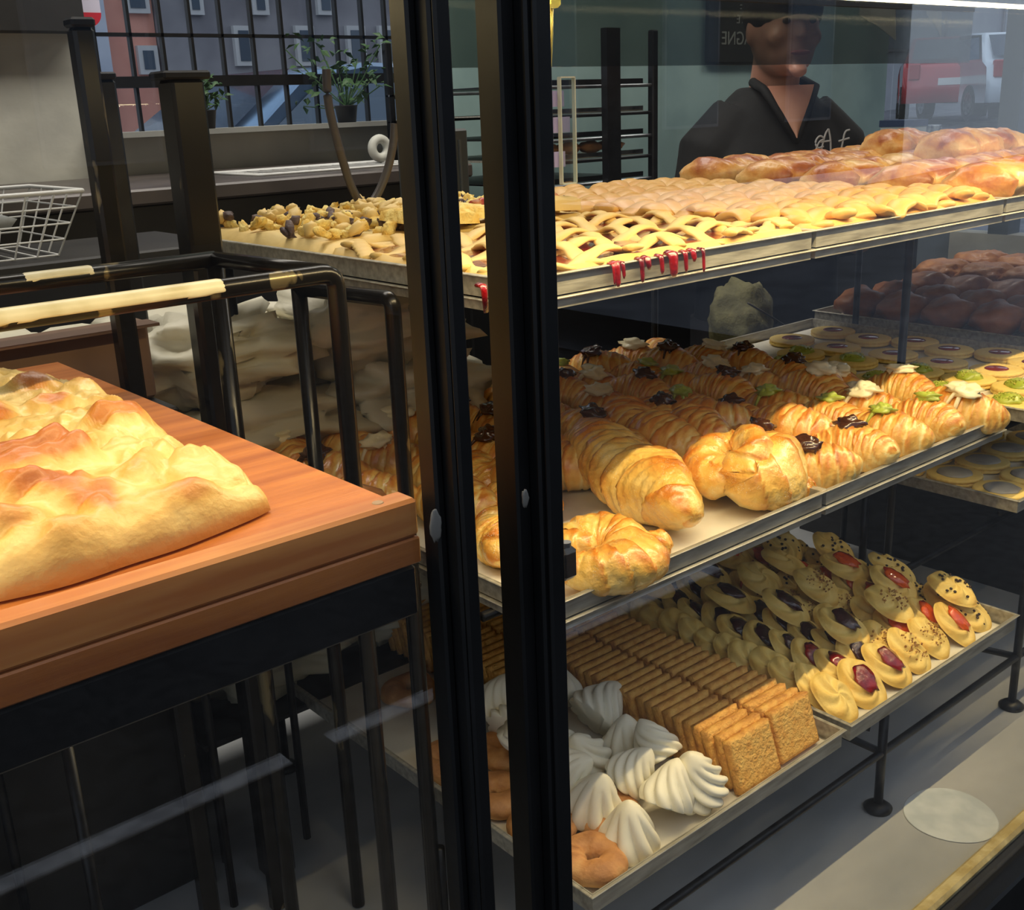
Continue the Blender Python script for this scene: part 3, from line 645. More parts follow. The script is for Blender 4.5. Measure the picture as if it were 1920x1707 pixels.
rack('side_display_rack', 'black steel rod rack holding the trays of round biscuits on the right',
     [(1.462,.622,Z(-.565)),(1.397,.842,Z(-.45)),(1.80,1.13,zT-.02),(1.815,.66,zC-.01)],
     [((1.47,.622,Z(-.787)),(2.2,.622,Z(-.787))), ((1.43,.80,Z(-.70)),(2.2,.80,Z(-.70))), ((1.43,.815,Z(-.715)),(2.2,.815,Z(-.715))), ((1.40,.66,zC-.012),(1.82,.66,zC-.012)), ((1.40,1.13,zC-.012),(1.82,1.13,zC-.012)),
      ((1.44,.66,zD-.012),(1.82,.66,zD-.012)), ((1.44,1.13,zD-.012),(1.82,1.13,zD-.012)), ((1.462,.622,Z(-.787)),(1.40,.84,Z(-.787)))])

def traymesh(w, d, h=.018, lip=.004):
    g = MB(); t = .0012
    g.box(0, w, 0, d, 0, t)
    for (x0,x1,y0,y1) in ((0,w,0,t),(0,w,d-t,d),(0,t,t,d-t),(w-t,w,t,d-t)): g.box(x0,x1,y0,y1,t,h)
    for (x0,x1,y0,y1) in ((-lip,w+lip,-lip,0),(-lip,w+lip,d,d+lip),(-lip,0,0,d),(w,w+lip,0,d)): g.box(x0,x1,y0,y1,h-.0016,h, bev=.0006)
    return g.mesh('tray', tray_metal, False)
def tray(mesh, x, y, z, label, group='pastry trays'):
    o = bpy.data.objects.new('baking_tray', mesh); COL.objects.link(o); o.location = (x, y, z); return tag(o, label, 'tray', group)
tm = traymesh(.402, .60, .0185); tm2 = traymesh(.402, .60, .010); tmn = traymesh(.365, .59, .0185); tmb = traymesh(.395, .60, .022)
XT = [.572, .982, 1.392, 1.802]
nmT = ['under the red jam tart', 'under the golden lattice tart', 'under the strudels', 'at the far right of the top tier']
for i, x in enumerate(XT):
    tray(tm, x, .668, zT, 'aluminium tray on the top tier, ' + nmT[i]); tray(tm2, x, .668, zT-.0115, 'lower nested aluminium tray beneath the tray ' + nmT[i])
for i, x in enumerate((.572, .982)):
    tray(tm, x, .640, zM, 'middle tier aluminium tray ' + ['of large sugared pastries', 'of small filled cornetti'][i]); tray(tm2, x, .640, zM-.0115, 'nested lower tray beneath the middle tier tray ' + ['of large sugared pastries', 'of small filled cornetti'][i])
tray(tmb, .572, .594, zB, 'bottom tier tray of meringues and ring biscuits'); tray(tmb, .984, .594, zB, 'bottom tier tray of piped biscuits')
tray(tmn, 1.425, .628, zC, 'tray of round jam and pistachio biscuits beside the cornetti'); tray(tmn, 1.425, .628, zD, 'tray of grey iced round biscuits, under the pistachio ones')
tray(tmn, 1.83, .65, Z(-.42), 'dark tray of brown rolls at the far right')
def sheet(x0, x1, y0, y1, z, label):
    n, m = 24, 30; vs = [(x0+(x1-x0)*i/n, y0+(y1-y0)*j/m, z+.0006*(1+noise.noise(Vector((i*.6, j*.6, x0*9))))) for j in range(m+1) for i in range(n+1)]
    fs = [(j*(n+1)+i, j*(n+1)+i+1, (j+1)*(n+1)+i+1, (j+1)*(n+1)+i) for j in range(m) for i in range(n)]
    return tag(MB().add(vs, fs).build('baking_paper', paper, smooth=True), label, 'paper', 'baking paper liners')
sheet(.577, .970, .644, 1.236, zM+.0014, 'white baking paper under the large sugared pastries'); sheet(.987, 1.380, .644, 1.236, zM+.0014, 'white baking paper under the small cornetti')
sheet(.577, .962, .599, 1.19, zB+.0014, 'white baking paper under the meringues'); sheet(.990, 1.374, .599, 1.19, zB+.0014, 'white baking paper under the piped biscuits')
sheet(1.43, 1.785, .633, 1.21, zC+.0014, 'white baking paper under the pistachio biscuits'); sheet(1.43, 1.785, .633, 1.21, zD+.0014, 'white baking paper under the grey iced biscuits')

# ------------------------------------------------------------------ pastry prototypes
def cornetto(sd, L=.098, R=.026, bend=.75, steps=4):
    g = MB(); N = 64; n = 30; pts = []
    for i in range(N):
        t = -1+2*i/(N-1); a = t*bend; Rc = L/2/math.sin(bend)
        pts.append((Rc*math.sin(a), Rc*(math.cos(a)-math.cos(bend*.5)), 0))
    def rf(t, ph):
        q = abs(2*t-1); base = R*(1-q**2.1)**.62+.003
        st = (q*steps+.22*math.sin(ph*2+sd)+.15*math.sin(ph+sd)) % 1.0
        k = 1 + .13*(1-st)*(1-q*.6) - .07
        k += .028*math.sin(t*95+3*math.sin(ph*1.5+sd)+5*nz(t*3, math.cos(ph), math.sin(ph), 1.4, sd)) + .10*noise.noise(Vector((t*5+sd, math.cos(ph), math.sin(ph))))
        return base*k
    def tf(t, ph):
        q = abs(2*t-1); st = (q*steps+.22*math.sin(ph*2+sd)+.15*math.sin(ph+sd)) % 1.0
        top = .5+.5*math.sin(ph)
        return .18 + .34*(1-st)**1.5*top + .22*top - .2*(st > .82) + .12*math.sin(t*95+3*math.sin(ph*1.5+sd))*top
    g.sweep(pts, rf, n, flat=.92, tone=tf)
    g.v = [(x, y, max(z+R*.80, 0.0)) for x, y, z in g.v]
    return g.mesh('cornetto', crust)
def blob(sd, rx, ry, rz, at, mat, name, arms=5, drip=.02):
    g = MB(); a0 = Vector(at)
    g.ball(a0, rx, ry, rz, 20, 12, .7, sd)
    rnd = random.Random(int(sd*10))
    for i in range(arms):
        a = rnd.random()*6.28; l = drip*(.5+rnd.random()); d = Vector((math.cos(a), math.sin(a), 0))
        P = [a0+d*(l*k*1.3)+Vector((0, 0, rz*.5-l*1.3*k*k)) for k in np.linspace(0, 1, 6)]
        g.sweep(P, lambda t, ph: .0035*(1-t*.6), 8)
    return name, g.mesh(name, mat)
corn = [cornetto(i*2.3, bend=.55+.1*(i % 3)) for i in range(5)]
P_plain = [Proto('cornetto', m) for m in corn]
P_white = [Proto('cornetto', corn[i % 5], [blob(1.1+i, .019, .015, .007, (.0, .010, .049), cream, 'white_cream', 5, .018)]) for i in range(5)]
P_green = [Proto('cornetto', corn[(i+1) % 5], [blob(2.1+i, .014, .010, .006, (.004, .010, .049), pist, 'pistachio_cream', 4, .011)]) for i in range(5)]
P_choc = [Proto('cornetto', corn[(i+2) % 5], [blob(3.1+i, .015, .012, .008, (-.002, .010, .048), choc, 'chocolate_cream', 5, .012)]) for i in range(5)]
KIND = {'w': (P_white, 'with white cream on top'), 'g': (P_green, 'with green pistachio cream on top'), 'c': (P_choc, 'with chocolate cream on top'), 'p': (P_plain, 'without topping')}
rows = ['ccggw', 'cpgww', 'pcgww', 'cgcwc', 'wcgwc', 'cwgcw', 'wgcwp']
k = 0
for j, row in enumerate(rows):
    for i, ch in enumerate(row):
        x = 1.022+.079*i + random.uniform(-.006, .006); y = .685+.0845*j + random.uniform(-.006, .006)
        z = zM+.0035 + (.010 if (i+j) % 3 == 2 and j > 0 else 0)
        P, d = KIND[ch]
        P[k % 5].put((x, y, z), (random.uniform(-.12, .12), random.uniform(-.15, .15), PI/2+random.uniform(-.45, .45)+(PI if k % 2 else 0)),
                     'small cornetto %s, %s from the right in the %s row' % (d, ORD[4-i], 'front' if j == 0 else ORD[j]), 'pastry', 'small cornetti on the right middle tray', random.uniform(1.03, 1.16))
        k += 1
for j, (y, row) in enumerate([(.885, 'pppp'), (.97, 'ppcwc'), (1.055, 'cwwcw'), (1.14, 'wpwcc'), (1.215, 'cwpww')]):
    for i, ch in enumerate(row):
        x = (.665 if j == 0 else .615)+.083*i + random.uniform(-.006, .006); P, d = KIND[ch]
        P[k % 5].put((x, y+random.uniform(-.005, .005), zM+.0035), (random.uniform(-.12, .12), random.uniform(-.15, .15), PI/2+random.uniform(-.5, .5)),
                     'shaded cornetto %s, %s from the left, %s row behind the large pastries' % (d.replace(' on top', ''), ORD[i], ORD[j]), 'pastry', 'cornetti behind the large pastries', random.uniform(1.08, 1.2))
        k += 1
# large sugared pastries ------------------------------------------------
def folded(pts, R, sd, flat=.75, n=34, N=150, closed=False, taper=.5, steps=9, mat=None, tw=2.0):
    P = smooth([Vector(p) for p in pts], 3)
    # resample
    d = [0]
    for a, b in zip(P[:-1], P[1:]): d.append(d[-1]+(b-a).length)
    Q = []; tot = d[-1]
    for i in range(N):
        t = tot*i/(N-1); k = max(1, min(len(d)-1, next((m for m in range(len(d)) if d[m] >= t), len(d)-1)))
        u = (t-d[k-1])/max(1e-9, d[k]-d[k-1]); Q.append(P[k-1].lerp(P[k], u))
    def lay(t, ph): return (t*steps + .35*math.sin(ph+tw*t*6+sd)) % 1.0
    def rf(t, ph):
        q = abs(2*t-1); b = R*((1-q**(2.6 if taper else 8))**.55*(1-.0)+.06)
        l = lay(t, ph)
        strand = .10*math.cos(2*(ph+tw*t*3.2+sd))
        return b*(1+.10*(1-l)-.05+strand+.13*noise.noise(Vector((t*6+sd, math.cos(ph)*1.2, math.sin(ph)*1.2)))+.02*math.sin(t*150+4*math.sin(ph*2))+.05*noise.noise(Vector((t*34+sd, math.cos(ph)*6, math.sin(ph)*6))))
    def tf(t, ph):
        l = lay(t, ph); top = .5+.5*math.sin(ph)
        return .12+.32*(1-l)**2+.22*max(0, math.cos(2*(ph+tw*t*3.2+sd)))*top+.16*top
    g = MB().sweep(Q, rf, n, flat=flat, tone=tf)
    return g
def lift(g):
    zm = min(p[2] for p in g.v); lo = zm+.006
    g.v = [(x, y, max(z, lo)-lo) for x, y, z in g.v]; return g
zp = zM+.0035
def bigpastry(name, g, loc, label, extra=None):
    o = lift(g).build(name, crust_sugar, smooth=True); o.location = loc
    return tag(o, label, 'pastry', 'large sugared pastries')
# long twist
a = A(1075, 830, z=-.400); b = A(1300, 985, z=-.400); a.z = b.z = 0
g = folded([(0,0,0), (b-a)*.33+Vector((.004,.002,.004)), (b-a)*.66+Vector((-.004,-.002,.003)), b-a], .0415, .4, flat=.85, steps=8, tw=1.6, taper=1)
bigpastry('twisted_pastry', g, (a.x, a.y, zp), 'long sugared twist pastry beside the second black post')
# round knot
c = A(1392, 905, z=-.405)
def ringpts(R1, a0, a1, n, z=0, sq=1.0): return [(R1*math.cos(t), R1*sq*math.sin(t), z) for t in np.linspace(a0, a1, n)]
g = folded([(-.014,-.004,.012),(-.030,.012,.010)] + ringpts(.040, 2.6, -3.0, 12) + [(-.022,-.022,.018),(.004,-.004,.034),(.016,.014,.030)], .031, 1.9, flat=1.05, steps=15, N=170, tw=3.2, taper=1)
bigpastry('knot_pastry', g, (c.x, c.y, zp), 'round sugared knot pastry in the front middle of its tray').rotation_euler = (0,0,.5)
c = A(1118, 1050, z=-.405)
g = folded([(.000,.004,.010),(.014,.006,.008)] + ringpts(.036, .9, -4.6, 12) , .028, 4.2, flat=.85, steps=12, N=150, tw=2.6, taper=1)
bigpastry('curled_pastry', g, (c.x, c.y, zp), 'curled sugared pastry at the front corner right of the second black post').rotation_euler = (0,0,1.2)
c = A(1238, 1030, z=-.418)
g = folded([(0,0,0),(.014,.006,.002),(.030,.004,0)], .014, 3.3, flat=.9, steps=4, N=50, taper=1)
bigpastry('small_bun', g, (c.x-.014, c.y, zp), 'little golden bun in front of the long twist pastry')
c = A(1512, 925, z=-.418)
g = folded([(0,0,0),(.014,.010,.002),(.028,.006,0)], .015, 5.3, flat=.9, steps=4, N=50, taper=1)
bigpastry('small_bun', g, (c.x-.012, c.y, zp), 'little golden bun between the round knot and the chocolate cornetti')
for i, (u, v, w) in enumerate([(905, 1030, 'lower'), (905, 900, 'middle'), (985, 950, 'hidden')]):
    c = A(u, v, z=-.405)
    g = folded([(-.03,-.035,0), (-.005,-.01,.004), (.01,.02,.004), (.03,.045,0)], .027, 6.1+i, flat=.85, steps=8, taper=1)
    bigpastry('twisted_pastry', g, (max(c.x, .632), max(c.y, .70), zp+ (0 if i != 1 else .0)), 'golden twisted pastry seen in the gap between the black posts, %s one' % w).rotation_euler = (0, 0, .3*i)
for i, (u, v) in enumerate([(1180, 800), (1245, 830), (1330, 800)]):
    c = A(u, v, z=-.40); P_plain[i].put((c.x, c.y, zp), (0,0,.9+.5*i), 'plain ridged croissant just behind the large sugared pastries, %s from the left' % ORD[i], 'pastry', 'plain croissants behind the knot', 1.3)

# ------------------------------------------------------------------ round biscuits
def ellip(a, b, h, mat, name, c=(0,0,0), n=24, jit=.0, sd=0):
    g = MB(); g.ball(c, a, b, h, n, 10, jit, sd); return name, g.mesh(name, mat)
def discbis(nsc=26, R=.039, h=.011):
    g = MB(); md = lambda a, t: (1+.018*math.cos(nsc*a) if .05 < t < .95 else 1, 0)
    tn = lambda a, t: .25+.25*(.3 < t < .7)
    g.lathe([(R*.93,0),(R,.0015),(R,h*.42),(R*.965,h*.5),(R,h*.58),(R,h-.0015),(R*.94,h),(R*.5,h)], 104, md, tone=tn)
    return g.mesh('biscuit', shortm)
db = discbis()
def crumbs(sd, n, R, z0, mat, name, s=.0016, h=.004):
    g = MB(); rnd = random.Random(sd)
    for i in range(n):
        r = R*rnd.random()**.6; a = rnd.random()*6.28
        M = Euler((rnd.random()*3, rnd.random()*3, 0)).to_matrix().to_4x4()
        q = s*(.6+.8*rnd.random()); c = Vector((r*math.cos(a), r*math.sin(a), z0+h*(1-(r/R)**2)))
        g.add([c+M@Vector(p)*q for p in ((-1,-.7,-.5),(1,-.6,-.4),(.8,.7,-.5),(-.7,.8,-.4),(-.6,-.5,.6),(.7,-.5,.5),(.5,.6,.6),(-.5,.5,.5))], [(3,2,1,0),(4,5,6,7),(0,1,5,4),(1,2,6,5),(2,3,7,6),(3,0,4,7)])
    return name, g.mesh(name, mat, False)
P_lin = [Proto('jam_biscuit', db, [ellip(.018, .018, .0028, jambr, 'jam', (0,0,.0112), 28)])]
P_pis = [Proto('pistachio_biscuit', db, [ellip(.021, .020, .0095, pist, 'pistachio_cream', (0,0,.012), 26, .25, i*2.), crumbs(i, 60, .018, .017, pistcrumb, 'pistachio_crumbs')]) for i in range(3)]
P_ice = [Proto('iced_biscuit', db, [ellip(.026, .025, .004, icing, 'icing', (0,0,.0115), 26, .1, i)]) for i in range(2)]
jl = [(1485,632),(1562,617),(1567,648),(1645,632),(1738,640),(1675,660),(1832,652),(1765,676),(1900,668),(1868,690),(1880,640)]
pl = [(1505,658),(1385,664),(1465,680),(1600,672),(1552,694),(1632,712),(1722,692),(1742,736),(1822,705),(1884,752),(1912,722)]
alln = sorted([(A(u, v, z=-.412), 'j') for u, v in jl]+[(A(u, v, z=-.412), 'p') for u, v in pl], key=lambda q: q[0].x+q[0].y)
pos = []
cj = cp = 0
for p, kd in alln:
    pos.append(Vector((min(p.x, 1.745), min(max(p.y, .672), 1.165), 0)))
for _ in range(120):            # spread them apart so none overlap
    for a in range(len(pos)):
        for b in range(a+1, len(pos)):
            d = pos[b]-pos[a]; l = d.length
            if l < .0795 and l > 1e-6: s = d*(.5*(.0795-l)/l*.8); pos[a] -= s; pos[b] += s
    for p in pos: p.x = min(max(p.x, 1.468), 1.748); p.y = min(max(p.y, .67), 1.17)
order = sorted(range(len(pos)), key=lambda i: pos[i].y)
cnt = {'j': 0, 'p': 0}
for i in order:
    kd = alln[i][1]; cnt[kd] += 1; w = ORD[cnt[kd]-1]
    P = P_lin[0] if kd == 'j' else P_pis[i % 3]
    P.put((pos[i].x, pos[i].y, zC+.0035), (0, 0, i), 'round biscuit %s, %s of its kind from the front edge' % ('with brown-red jam centre' if kd == 'j' else 'heaped with green pistachio cream', w), 'biscuit', 'jam and pistachio biscuits', 1.0)
n = 0
for j in range(7):
    for i in range(4):
        x = 1.468+.083*i+(.02 if j % 2 else 0); y = .672+.081*j
        if x > 1.755: continue
        P = P_lin[0] if (i, j) in ((2, 0), (0, 2)) else P_ice[(i+j) % 2]
        P.put((x, y, zD+.0035), (0, 0, i+j), 'shaded round biscuit with %s, lower right tray, %s from the left, %s row' % ('jam' if P is P_lin[0] else 'pale icing', ORD[i], ORD[j]), 'biscuit', 'iced biscuits on the lower right tray', 1.0)
# brown rolls far right
rollm = [bunmesh(4.1*i+1, .06, .042, .03, .5) for i in range(3)]
n = 0
for j in range(6):
    for i in range(3):
        x = 1.895+.12*i; y = .72+.092*j
        Proto('bread_roll', rollm[n % 3]).put((x, y, Z(-.4165)+.003), (0, 0, .4*math.sin(n*2.1)), 'brown roll on the far right tray, %s across in the %s row back' % (ORD[i], ORD[j]), 'bread roll', 'brown rolls on the far right tray', 1.0); n += 1
tray(tmn, 2.21, .65, Z(-.42), 'second dark tray of brown rolls at the far right')
for j in range(6):
    for i in range(2):
        Proto('bread_loaf', loaf[n % 2]).put((2.30+.17*i, .73+.1*j, Z(-.4165)), (0, 0, .1*math.sin(n)), 'dark brown loaf on the farthest tray, %s across in the %s row back' % (ORD[i], ORD[j]), 'bread', 'dark loaves on the farthest tray', .62); n += 1
tag(MB().box(1.84, 2.6, .64, 1.26, FLOOR, Z(-.433)).build('side_plinth', darkwall), 'dark plinth carrying the trays of brown rolls', 'plinth')

# ------------------------------------------------------------------ top tier
def lattice_tart(name, x0, x1, y0, y1, z, label, dough, jam, sp, wd, ang1, ang2, hz, rim=.016, jamh=.008, amp=.0028):
    r = empty(name, ((x0+x1)/2, (y0+y1)/2, z), label, 'tart', 'lattice tarts'); o = Vector(r.location); w, d = (x1-x0)/2, (y1-y0)/2
    n, m = 60, 60; vs = []; ts = []
    for j in range(m+1):
        for i in range(n+1):
            x = -w+2*w*i/n; y = -d+2*d*j/m; e = min(w-abs(x), d-abs(y))
            h = (.010 if e < rim else .006) + .002*nz(x, y, 0, 30, x0); 
            if e < .002: h = .001
            vs.append((x+.003*nz(x, y, 1, 20), y+.003*nz(x, y, 2, 20), max(h, .0008))); ts.append(.25+.3*(e < .006)+.2*nz(x, y, 0, 12))
    fs = [(j*(n+1)+i, j*(n+1)+i+1, (j+1)*(n+1)+i+1, (j+1)*(n+1)+i) for j in range(m) for i in range(n)]
    MB().add(vs, fs, ts).build('base', dough, r, True)
    MB().box(-w+rim*.8, w-rim*.8, -d+rim*.8, d-rim*.8, .004, jamh).build('jam', jam, r)
    g = MB()
    for s, ang in enumerate((ang1, ang2)):
        dx, dy = math.cos(ang), math.sin(ang); K = int(1.2/sp)
        for k in range(-K, K+1):
            off = k*sp; run = []
            tt = np.linspace(-.6, .6, 401)
            for t in tt:
                x = dx*t-dy*off; y = dy*t+dx*off
                if abs(x) < w-.003 and abs(y) < d-.003: run.append((t, x, y))
            if len(run) < 8: continue
            P = []
            for t, x, y in run:
                e = min(w-abs(x), d-abs(y))
                P.append((x+.0015*nz(x, y, k, 25), y+.0015*nz(x, y, k+3, 25), jamh+.003+amp*math.cos(PI*t/sp*1.0+PI*k+PI*s)+.001*nz(x, y, k, 40)-max(0, .006-e)*.4))
            ws = wd*(1+.1*noise.noise(Vector((k*.7, s, 0))))
            g.sweep(P, lambda t, ph: ws*(1+.12*math.sin(t*60+k)), 10, flat=.36, tone=lambda t, ph: .22+.25*max(0, math.sin(ph))*(.6+.4*math.sin(t*50+k)))
    g.build('lattice', dough, r, True)
    return r
zt0 = zT+.0135
lattice_tart('jam_tart', .577, .972, .672, .965, zt0-.001, 'pale lattice tart with glossy red jam at the front of the top tray', tartm, jamred, .052, .0086, .22, 1.22, 0, rim=.010, amp=.0050)
lattice_tart('golden_tart', .984, 1.385, .672, 1.262, zt0-.001, 'golden closely latticed tart in the middle of the top tier', goldm, jambr, .040, .0150, .12, 1.25, 0, rim=.02, amp=.0060)
# jam drips over the edge
g = MB()
for (u, l, w) in ((1157, .016, .006), (1168, .010, .004), (1203, .016, .005), (1215, .006, .006), (1240, .012, .005), (1262, .016, .010), (1285, .014, .005), (1318, .017, .004), (1300, .006, .006), (1150, .014, .003)):
    p = A(u, 500, y=.662); zt_ = zT+.0178
    g.sweep([(p.x, .668, zt_+.0015), (p.x, .6625, zt_+.001), (p.x, .6615, zt_-.003), (p.x+.001, .6615, zt_-l), (p.x+.001, .6615, zt_-l-.003)], lambda t, ph: w*(.75-.35*t if t < .95 else .25), 10, flat=.5, up=(0,1,0))
tag(g.build('jam_drips', jamred, smooth=True), 'red jam dripping over the front edge of the top tray', 'jam')
p = A(905, 500, y=.662)
tag(MB().sweep([(p.x, .668, zT+.0193), (p.x, .6625, zT+.0188), (p.x, .6615, zT+.0148), (p.x+.001, .6615, zT-.002)], lambda t, ph: .006*(.75-.35*t), 10, flat=.5, up=(0,1,0)).build('jam_drip', jamred, smooth=True), 'single red jam drip seen in the gap between the posts', 'jam')
# chopped crumble tart, back left
ct = empty('crumble_tart', (.77, 1.12, zt0), 'crumbly lemon tart topped with chopped pears and chocolate, back left of the top tier', 'tart')
def slab(w, d, h, sd, mat, par, name='base', tone=.2):
    n = 40; vs = []; ts = []
    for j in range(n+1):
        for i in range(n+1):
            x = -w+2*w*i/n; y = -d+2*d*j/n; e = min(w-abs(x), d-abs(y))
            vs.append((x+.006*nz(x, y, 1, 16, sd), y+.006*nz(x, y, 2, 16, sd), (.0005 if e < .001 else h*(.75+.35*min(1, e/.01))+.004*nz(x, y, 0, 26, sd)))); ts.append(tone+.3*nz(x, y, 0, 15))
    fs = [(j*(n+1)+i, j*(n+1)+i+1, (j+1)*(n+1)+i+1, (j+1)*(n+1)+i) for j in range(n) for i in range(n)]
    return MB().add(vs, fs, ts).build(name, mat, par, True)
slab(.188, .145, .012, 3, tartm, ct)
rnd = random.Random(5)
for nm, mt, cnt_, sz in (('pear_pieces', crumbm, 150, .010), ('chocolate_pieces', chocgrey, 60, .009), ('dough_pieces', tartm, 60, .012)):
    g = MB()
    for i in range(cnt_):
        x, y = rnd.uniform(-.18, .18), rnd.uniform(-.14, .14); M = Euler((rnd.random()*.8, rnd.random()*.8, rnd.random()*6)).to_matrix().to_4x4()
        g.ball((x, y, .015+.012*rnd.random()), sz*rnd.uniform(.6, 1.4), sz*rnd.uniform(.4, .8), sz*rnd.uniform(.35, .7), 9, 6, .6, i*.7, .25, M)
    tag(g.build(nm, mt, ct, True), kind='stuff')
# broken tart pieces right of the post
for i, (u, v, y0, a, w, d) in enumerate([(1085, 400, 1.0, .3, .055, .030), (1060, 420, .985, -.2, .04, .022), (1150, 408, 1.02, .8, .040, .025), (930, 430, 1.0, .1, .05, .03)]):
    p = A(u, v, z=-.118); q = empty('tart_piece', (min(p.x, .93), min(max(p.y, .99), 1.22), zt0+.020), ['long', 'small yellow', 'torn crumbly', 'hidden'][i] + ' piece of broken tart lying on the back of the jam tart tray', 'tart piece', 'broken tart pieces'); q.rotation_euler = (.05, .08, a)
    slab(w, d, .014, i*5+1, tartm if i % 2 == 0 else crumbm, q, 'dough', .3)
    g = MB(); g.ball((w*.2, 0, .014), w*.5, d*.5, .006, 14, 8, .7, i+.5); g.build('cherry_filling', plain('pink_filling', (176, 70, 60), .4, 0, (226, 170, 110), 60), q, True)

def strudel(sd, L=.165, Wd=.046, H=.0275):
    n, N = 34, 60
    pts = [(-L/2+L*i/(N-1), .004*math.sin(i*.2+sd), 0) for i in range(N)]
    def rf(t, ph):
        q = abs(2*t-1); e = (1-q**7)**.4*.8+.2
        k = 1+.20*noise.noise(Vector((t*4+sd, math.cos(ph), math.sin(ph))))+.10*noise.noise(Vector((t*14+sd, 3*math.cos(ph), 3*math.sin(ph))))
        k += -.10*math.exp(-((t*5+.3*math.sin(ph)) % 1.0-.5)**2*60)*max(0, math.sin(ph))
        return Wd*e*k
    def tf(t, ph):
        top = max(0, math.sin(ph)); return .18+.20*top+.5*max(0, noise.noise(Vector((t*5+sd, math.cos(ph)*1.3, math.sin(ph)*1.3))))
    g = MB().sweep(pts, rf, n, flat=H/Wd, tone=tf); g.v = [(x, y, max(0, z+H*.78)) for x, y, z in g.v]
    f = MB(); f.ball((L/2-.004, 0, H*.62), .008, Wd*.5, H*.45, 14, 8, .5, sd)
    return Proto('strudel', g.mesh('strudel', puff), [('apple_filling', f.mesh('filling', plain('dark_filling', (70, 36, 22), .4, 0, (120, 70, 34), 80)))])
ST = [strudel(i*1.7) for i in range(4)]
sl = [(1.475, .722, 0, .10, 'front, nearest the golden tart'), (1.655, .722, 0, .02, 'front, second from the golden tart'), (1.83, .725, 0, -.06, 'front, third from the golden tart'), (2.02, .73, 0, .08, 'front, at the right edge'),
      (1.485, .835, 0, .02, 'second row, nearest the golden tart'), (1.67, .84, 0, .10, 'second row, second one'), (1.86, .84, 0, .0, 'second row, third one'), (2.05, .85, 0, .1, 'second row, far right'),
      (1.49, .955, 0, .06, 'third row, nearest the golden tart'), (1.68, .96, 0, .0, 'third row, second one'), (1.88, .96, 0, .05, 'third row, third one'), (2.06, .97, 0, 0, 'third row, far right'),
      (1.50, 1.075, 0, .03, 'fourth row, nearest the golden tart'), (1.69, 1.08, 0, .03, 'fourth row, second one'), (1.89, 1.08, 0, 0, 'fourth row, third one'), (1.50, 1.19, 0, .03, 'back row, left end'), (1.69, 1.19, 0, 0, 'back row, middle'), (1.88, 1.19, 0, 0, 'back row, right'),
      (1.70, .90, 1, .12, 'upper layer, left'), (1.93, .79, 1, .06, 'upper layer, large one with open dark end'), (1.83, .93, 1, -.05, 'upper layer, middle'), (2.06, .90, 1, .05, 'upper layer, right edge'), (1.80, 1.06, 1, .05, 'upper layer, back'), (2.1, .75, 1, .0, 'upper layer, far right')]
for i, (x, y, lv, rz, w) in enumerate(sl):
    ST[i % 4].put((x, y, zt0-.004+lv*.030), (0, .05*lv, rz), 'golden brown flaky strudel, ' + w, 'strudel', 'strudels at the right of the top tier', 1.0 if i % 3 else 1.04)
# ------------------------------------------------------------------ bottom tier
zb0 = zB+.0035
def swirl(sd, a=.0265, b=.034, H=.0125, ridges=5, tw=2.6):
    NA_, NR_ = 84, 22; vs = []; ts = []
    for j in range(NR_+1):
        s = j/NR_
        for i in range(NA_):
            th = 2*PI*i/NA_; rd = .5+.5*math.cos(ridges*th+tw*2*PI*s*.55+sd)
            o = 1+.05*rd*(s > .5)
            h = H*((1-s**3.2)**.6)*(.60+.42*rd*min(1, s*3)) + H*.22*math.exp(-(s*4)**2)
            vs.append((a*s*o*math.cos(th), b*s*o*math.sin(th), h)); ts.append(.22+.28*s*s-.34*(1-rd)*.6+.1*noise.noise(Vector((math.cos(th)*2, math.sin(th)*2, s*3+sd))))
    fs = [(j*NA_+i, j*NA_+(i+1) % NA_, (j+1)*NA_+(i+1) % NA_, (j+1)*NA_+i) for j in range(NR_) for i in range(NA_)]
    fs.append(tuple(range(NR_*NA_+NA_-1, NR_*NA_-1, -1)))
    return MB().add(vs, fs, ts).mesh('biscuit', shortm)
SW = [swirl(i*1.3, tw=2.0+.5*i) for i in range(3)]
SWR = [swirl(i*1.9+.5, H=.0125, tw=3.2, ridges=4) for i in range(2)]
def topping(kind, sd):
    if kind in 'rdo':
        m = {'r': jamred, 'd': jamdark, 'o': jamor}[kind]; g = MB(); g.ball((0,.002,.0125), .0125, .0185, .0036, 22, 8, .3, sd); return [('jam', g.mesh('jam', m))]
    if kind == 'k':
        g = MB(); rnd = random.Random(int(sd*9))
        for i in range(15):
            r = rnd.random()**.5*.022; a = rnd.random()*6.28; g.ball((r*math.cos(a), 1.2*r*math.sin(a), .0130-.005*(r/.022)**2), .0021, .0021, .0016, 8, 6)
        return [('chocolate_chips', g.mesh('chips', chip))]
    if kind == 'n':
        return [crumbs(int(sd*7), 46, .021, .0105, nuts, 'chopped_nuts', .0013, .004)]
    return []
def kinds(kind): return [Proto('piped_biscuit', (SW if kind in 'snk' else SWR)[i % (3 if kind in 'snk' else 2)], topping(kind, i+.3)) for i in range(3)]
PK = {k: kinds(k) for k in 'srdokn'}
KN = {'s': 'plain pale swirled biscuit', 'r': 'piped biscuit with red jam', 'd': 'piped biscuit with dark berry jam', 'o': 'piped biscuit with orange jam', 'k': 'piped biscuit dotted with chocolate chips', 'n': 'piped biscuit sprinkled with chopped nuts'}
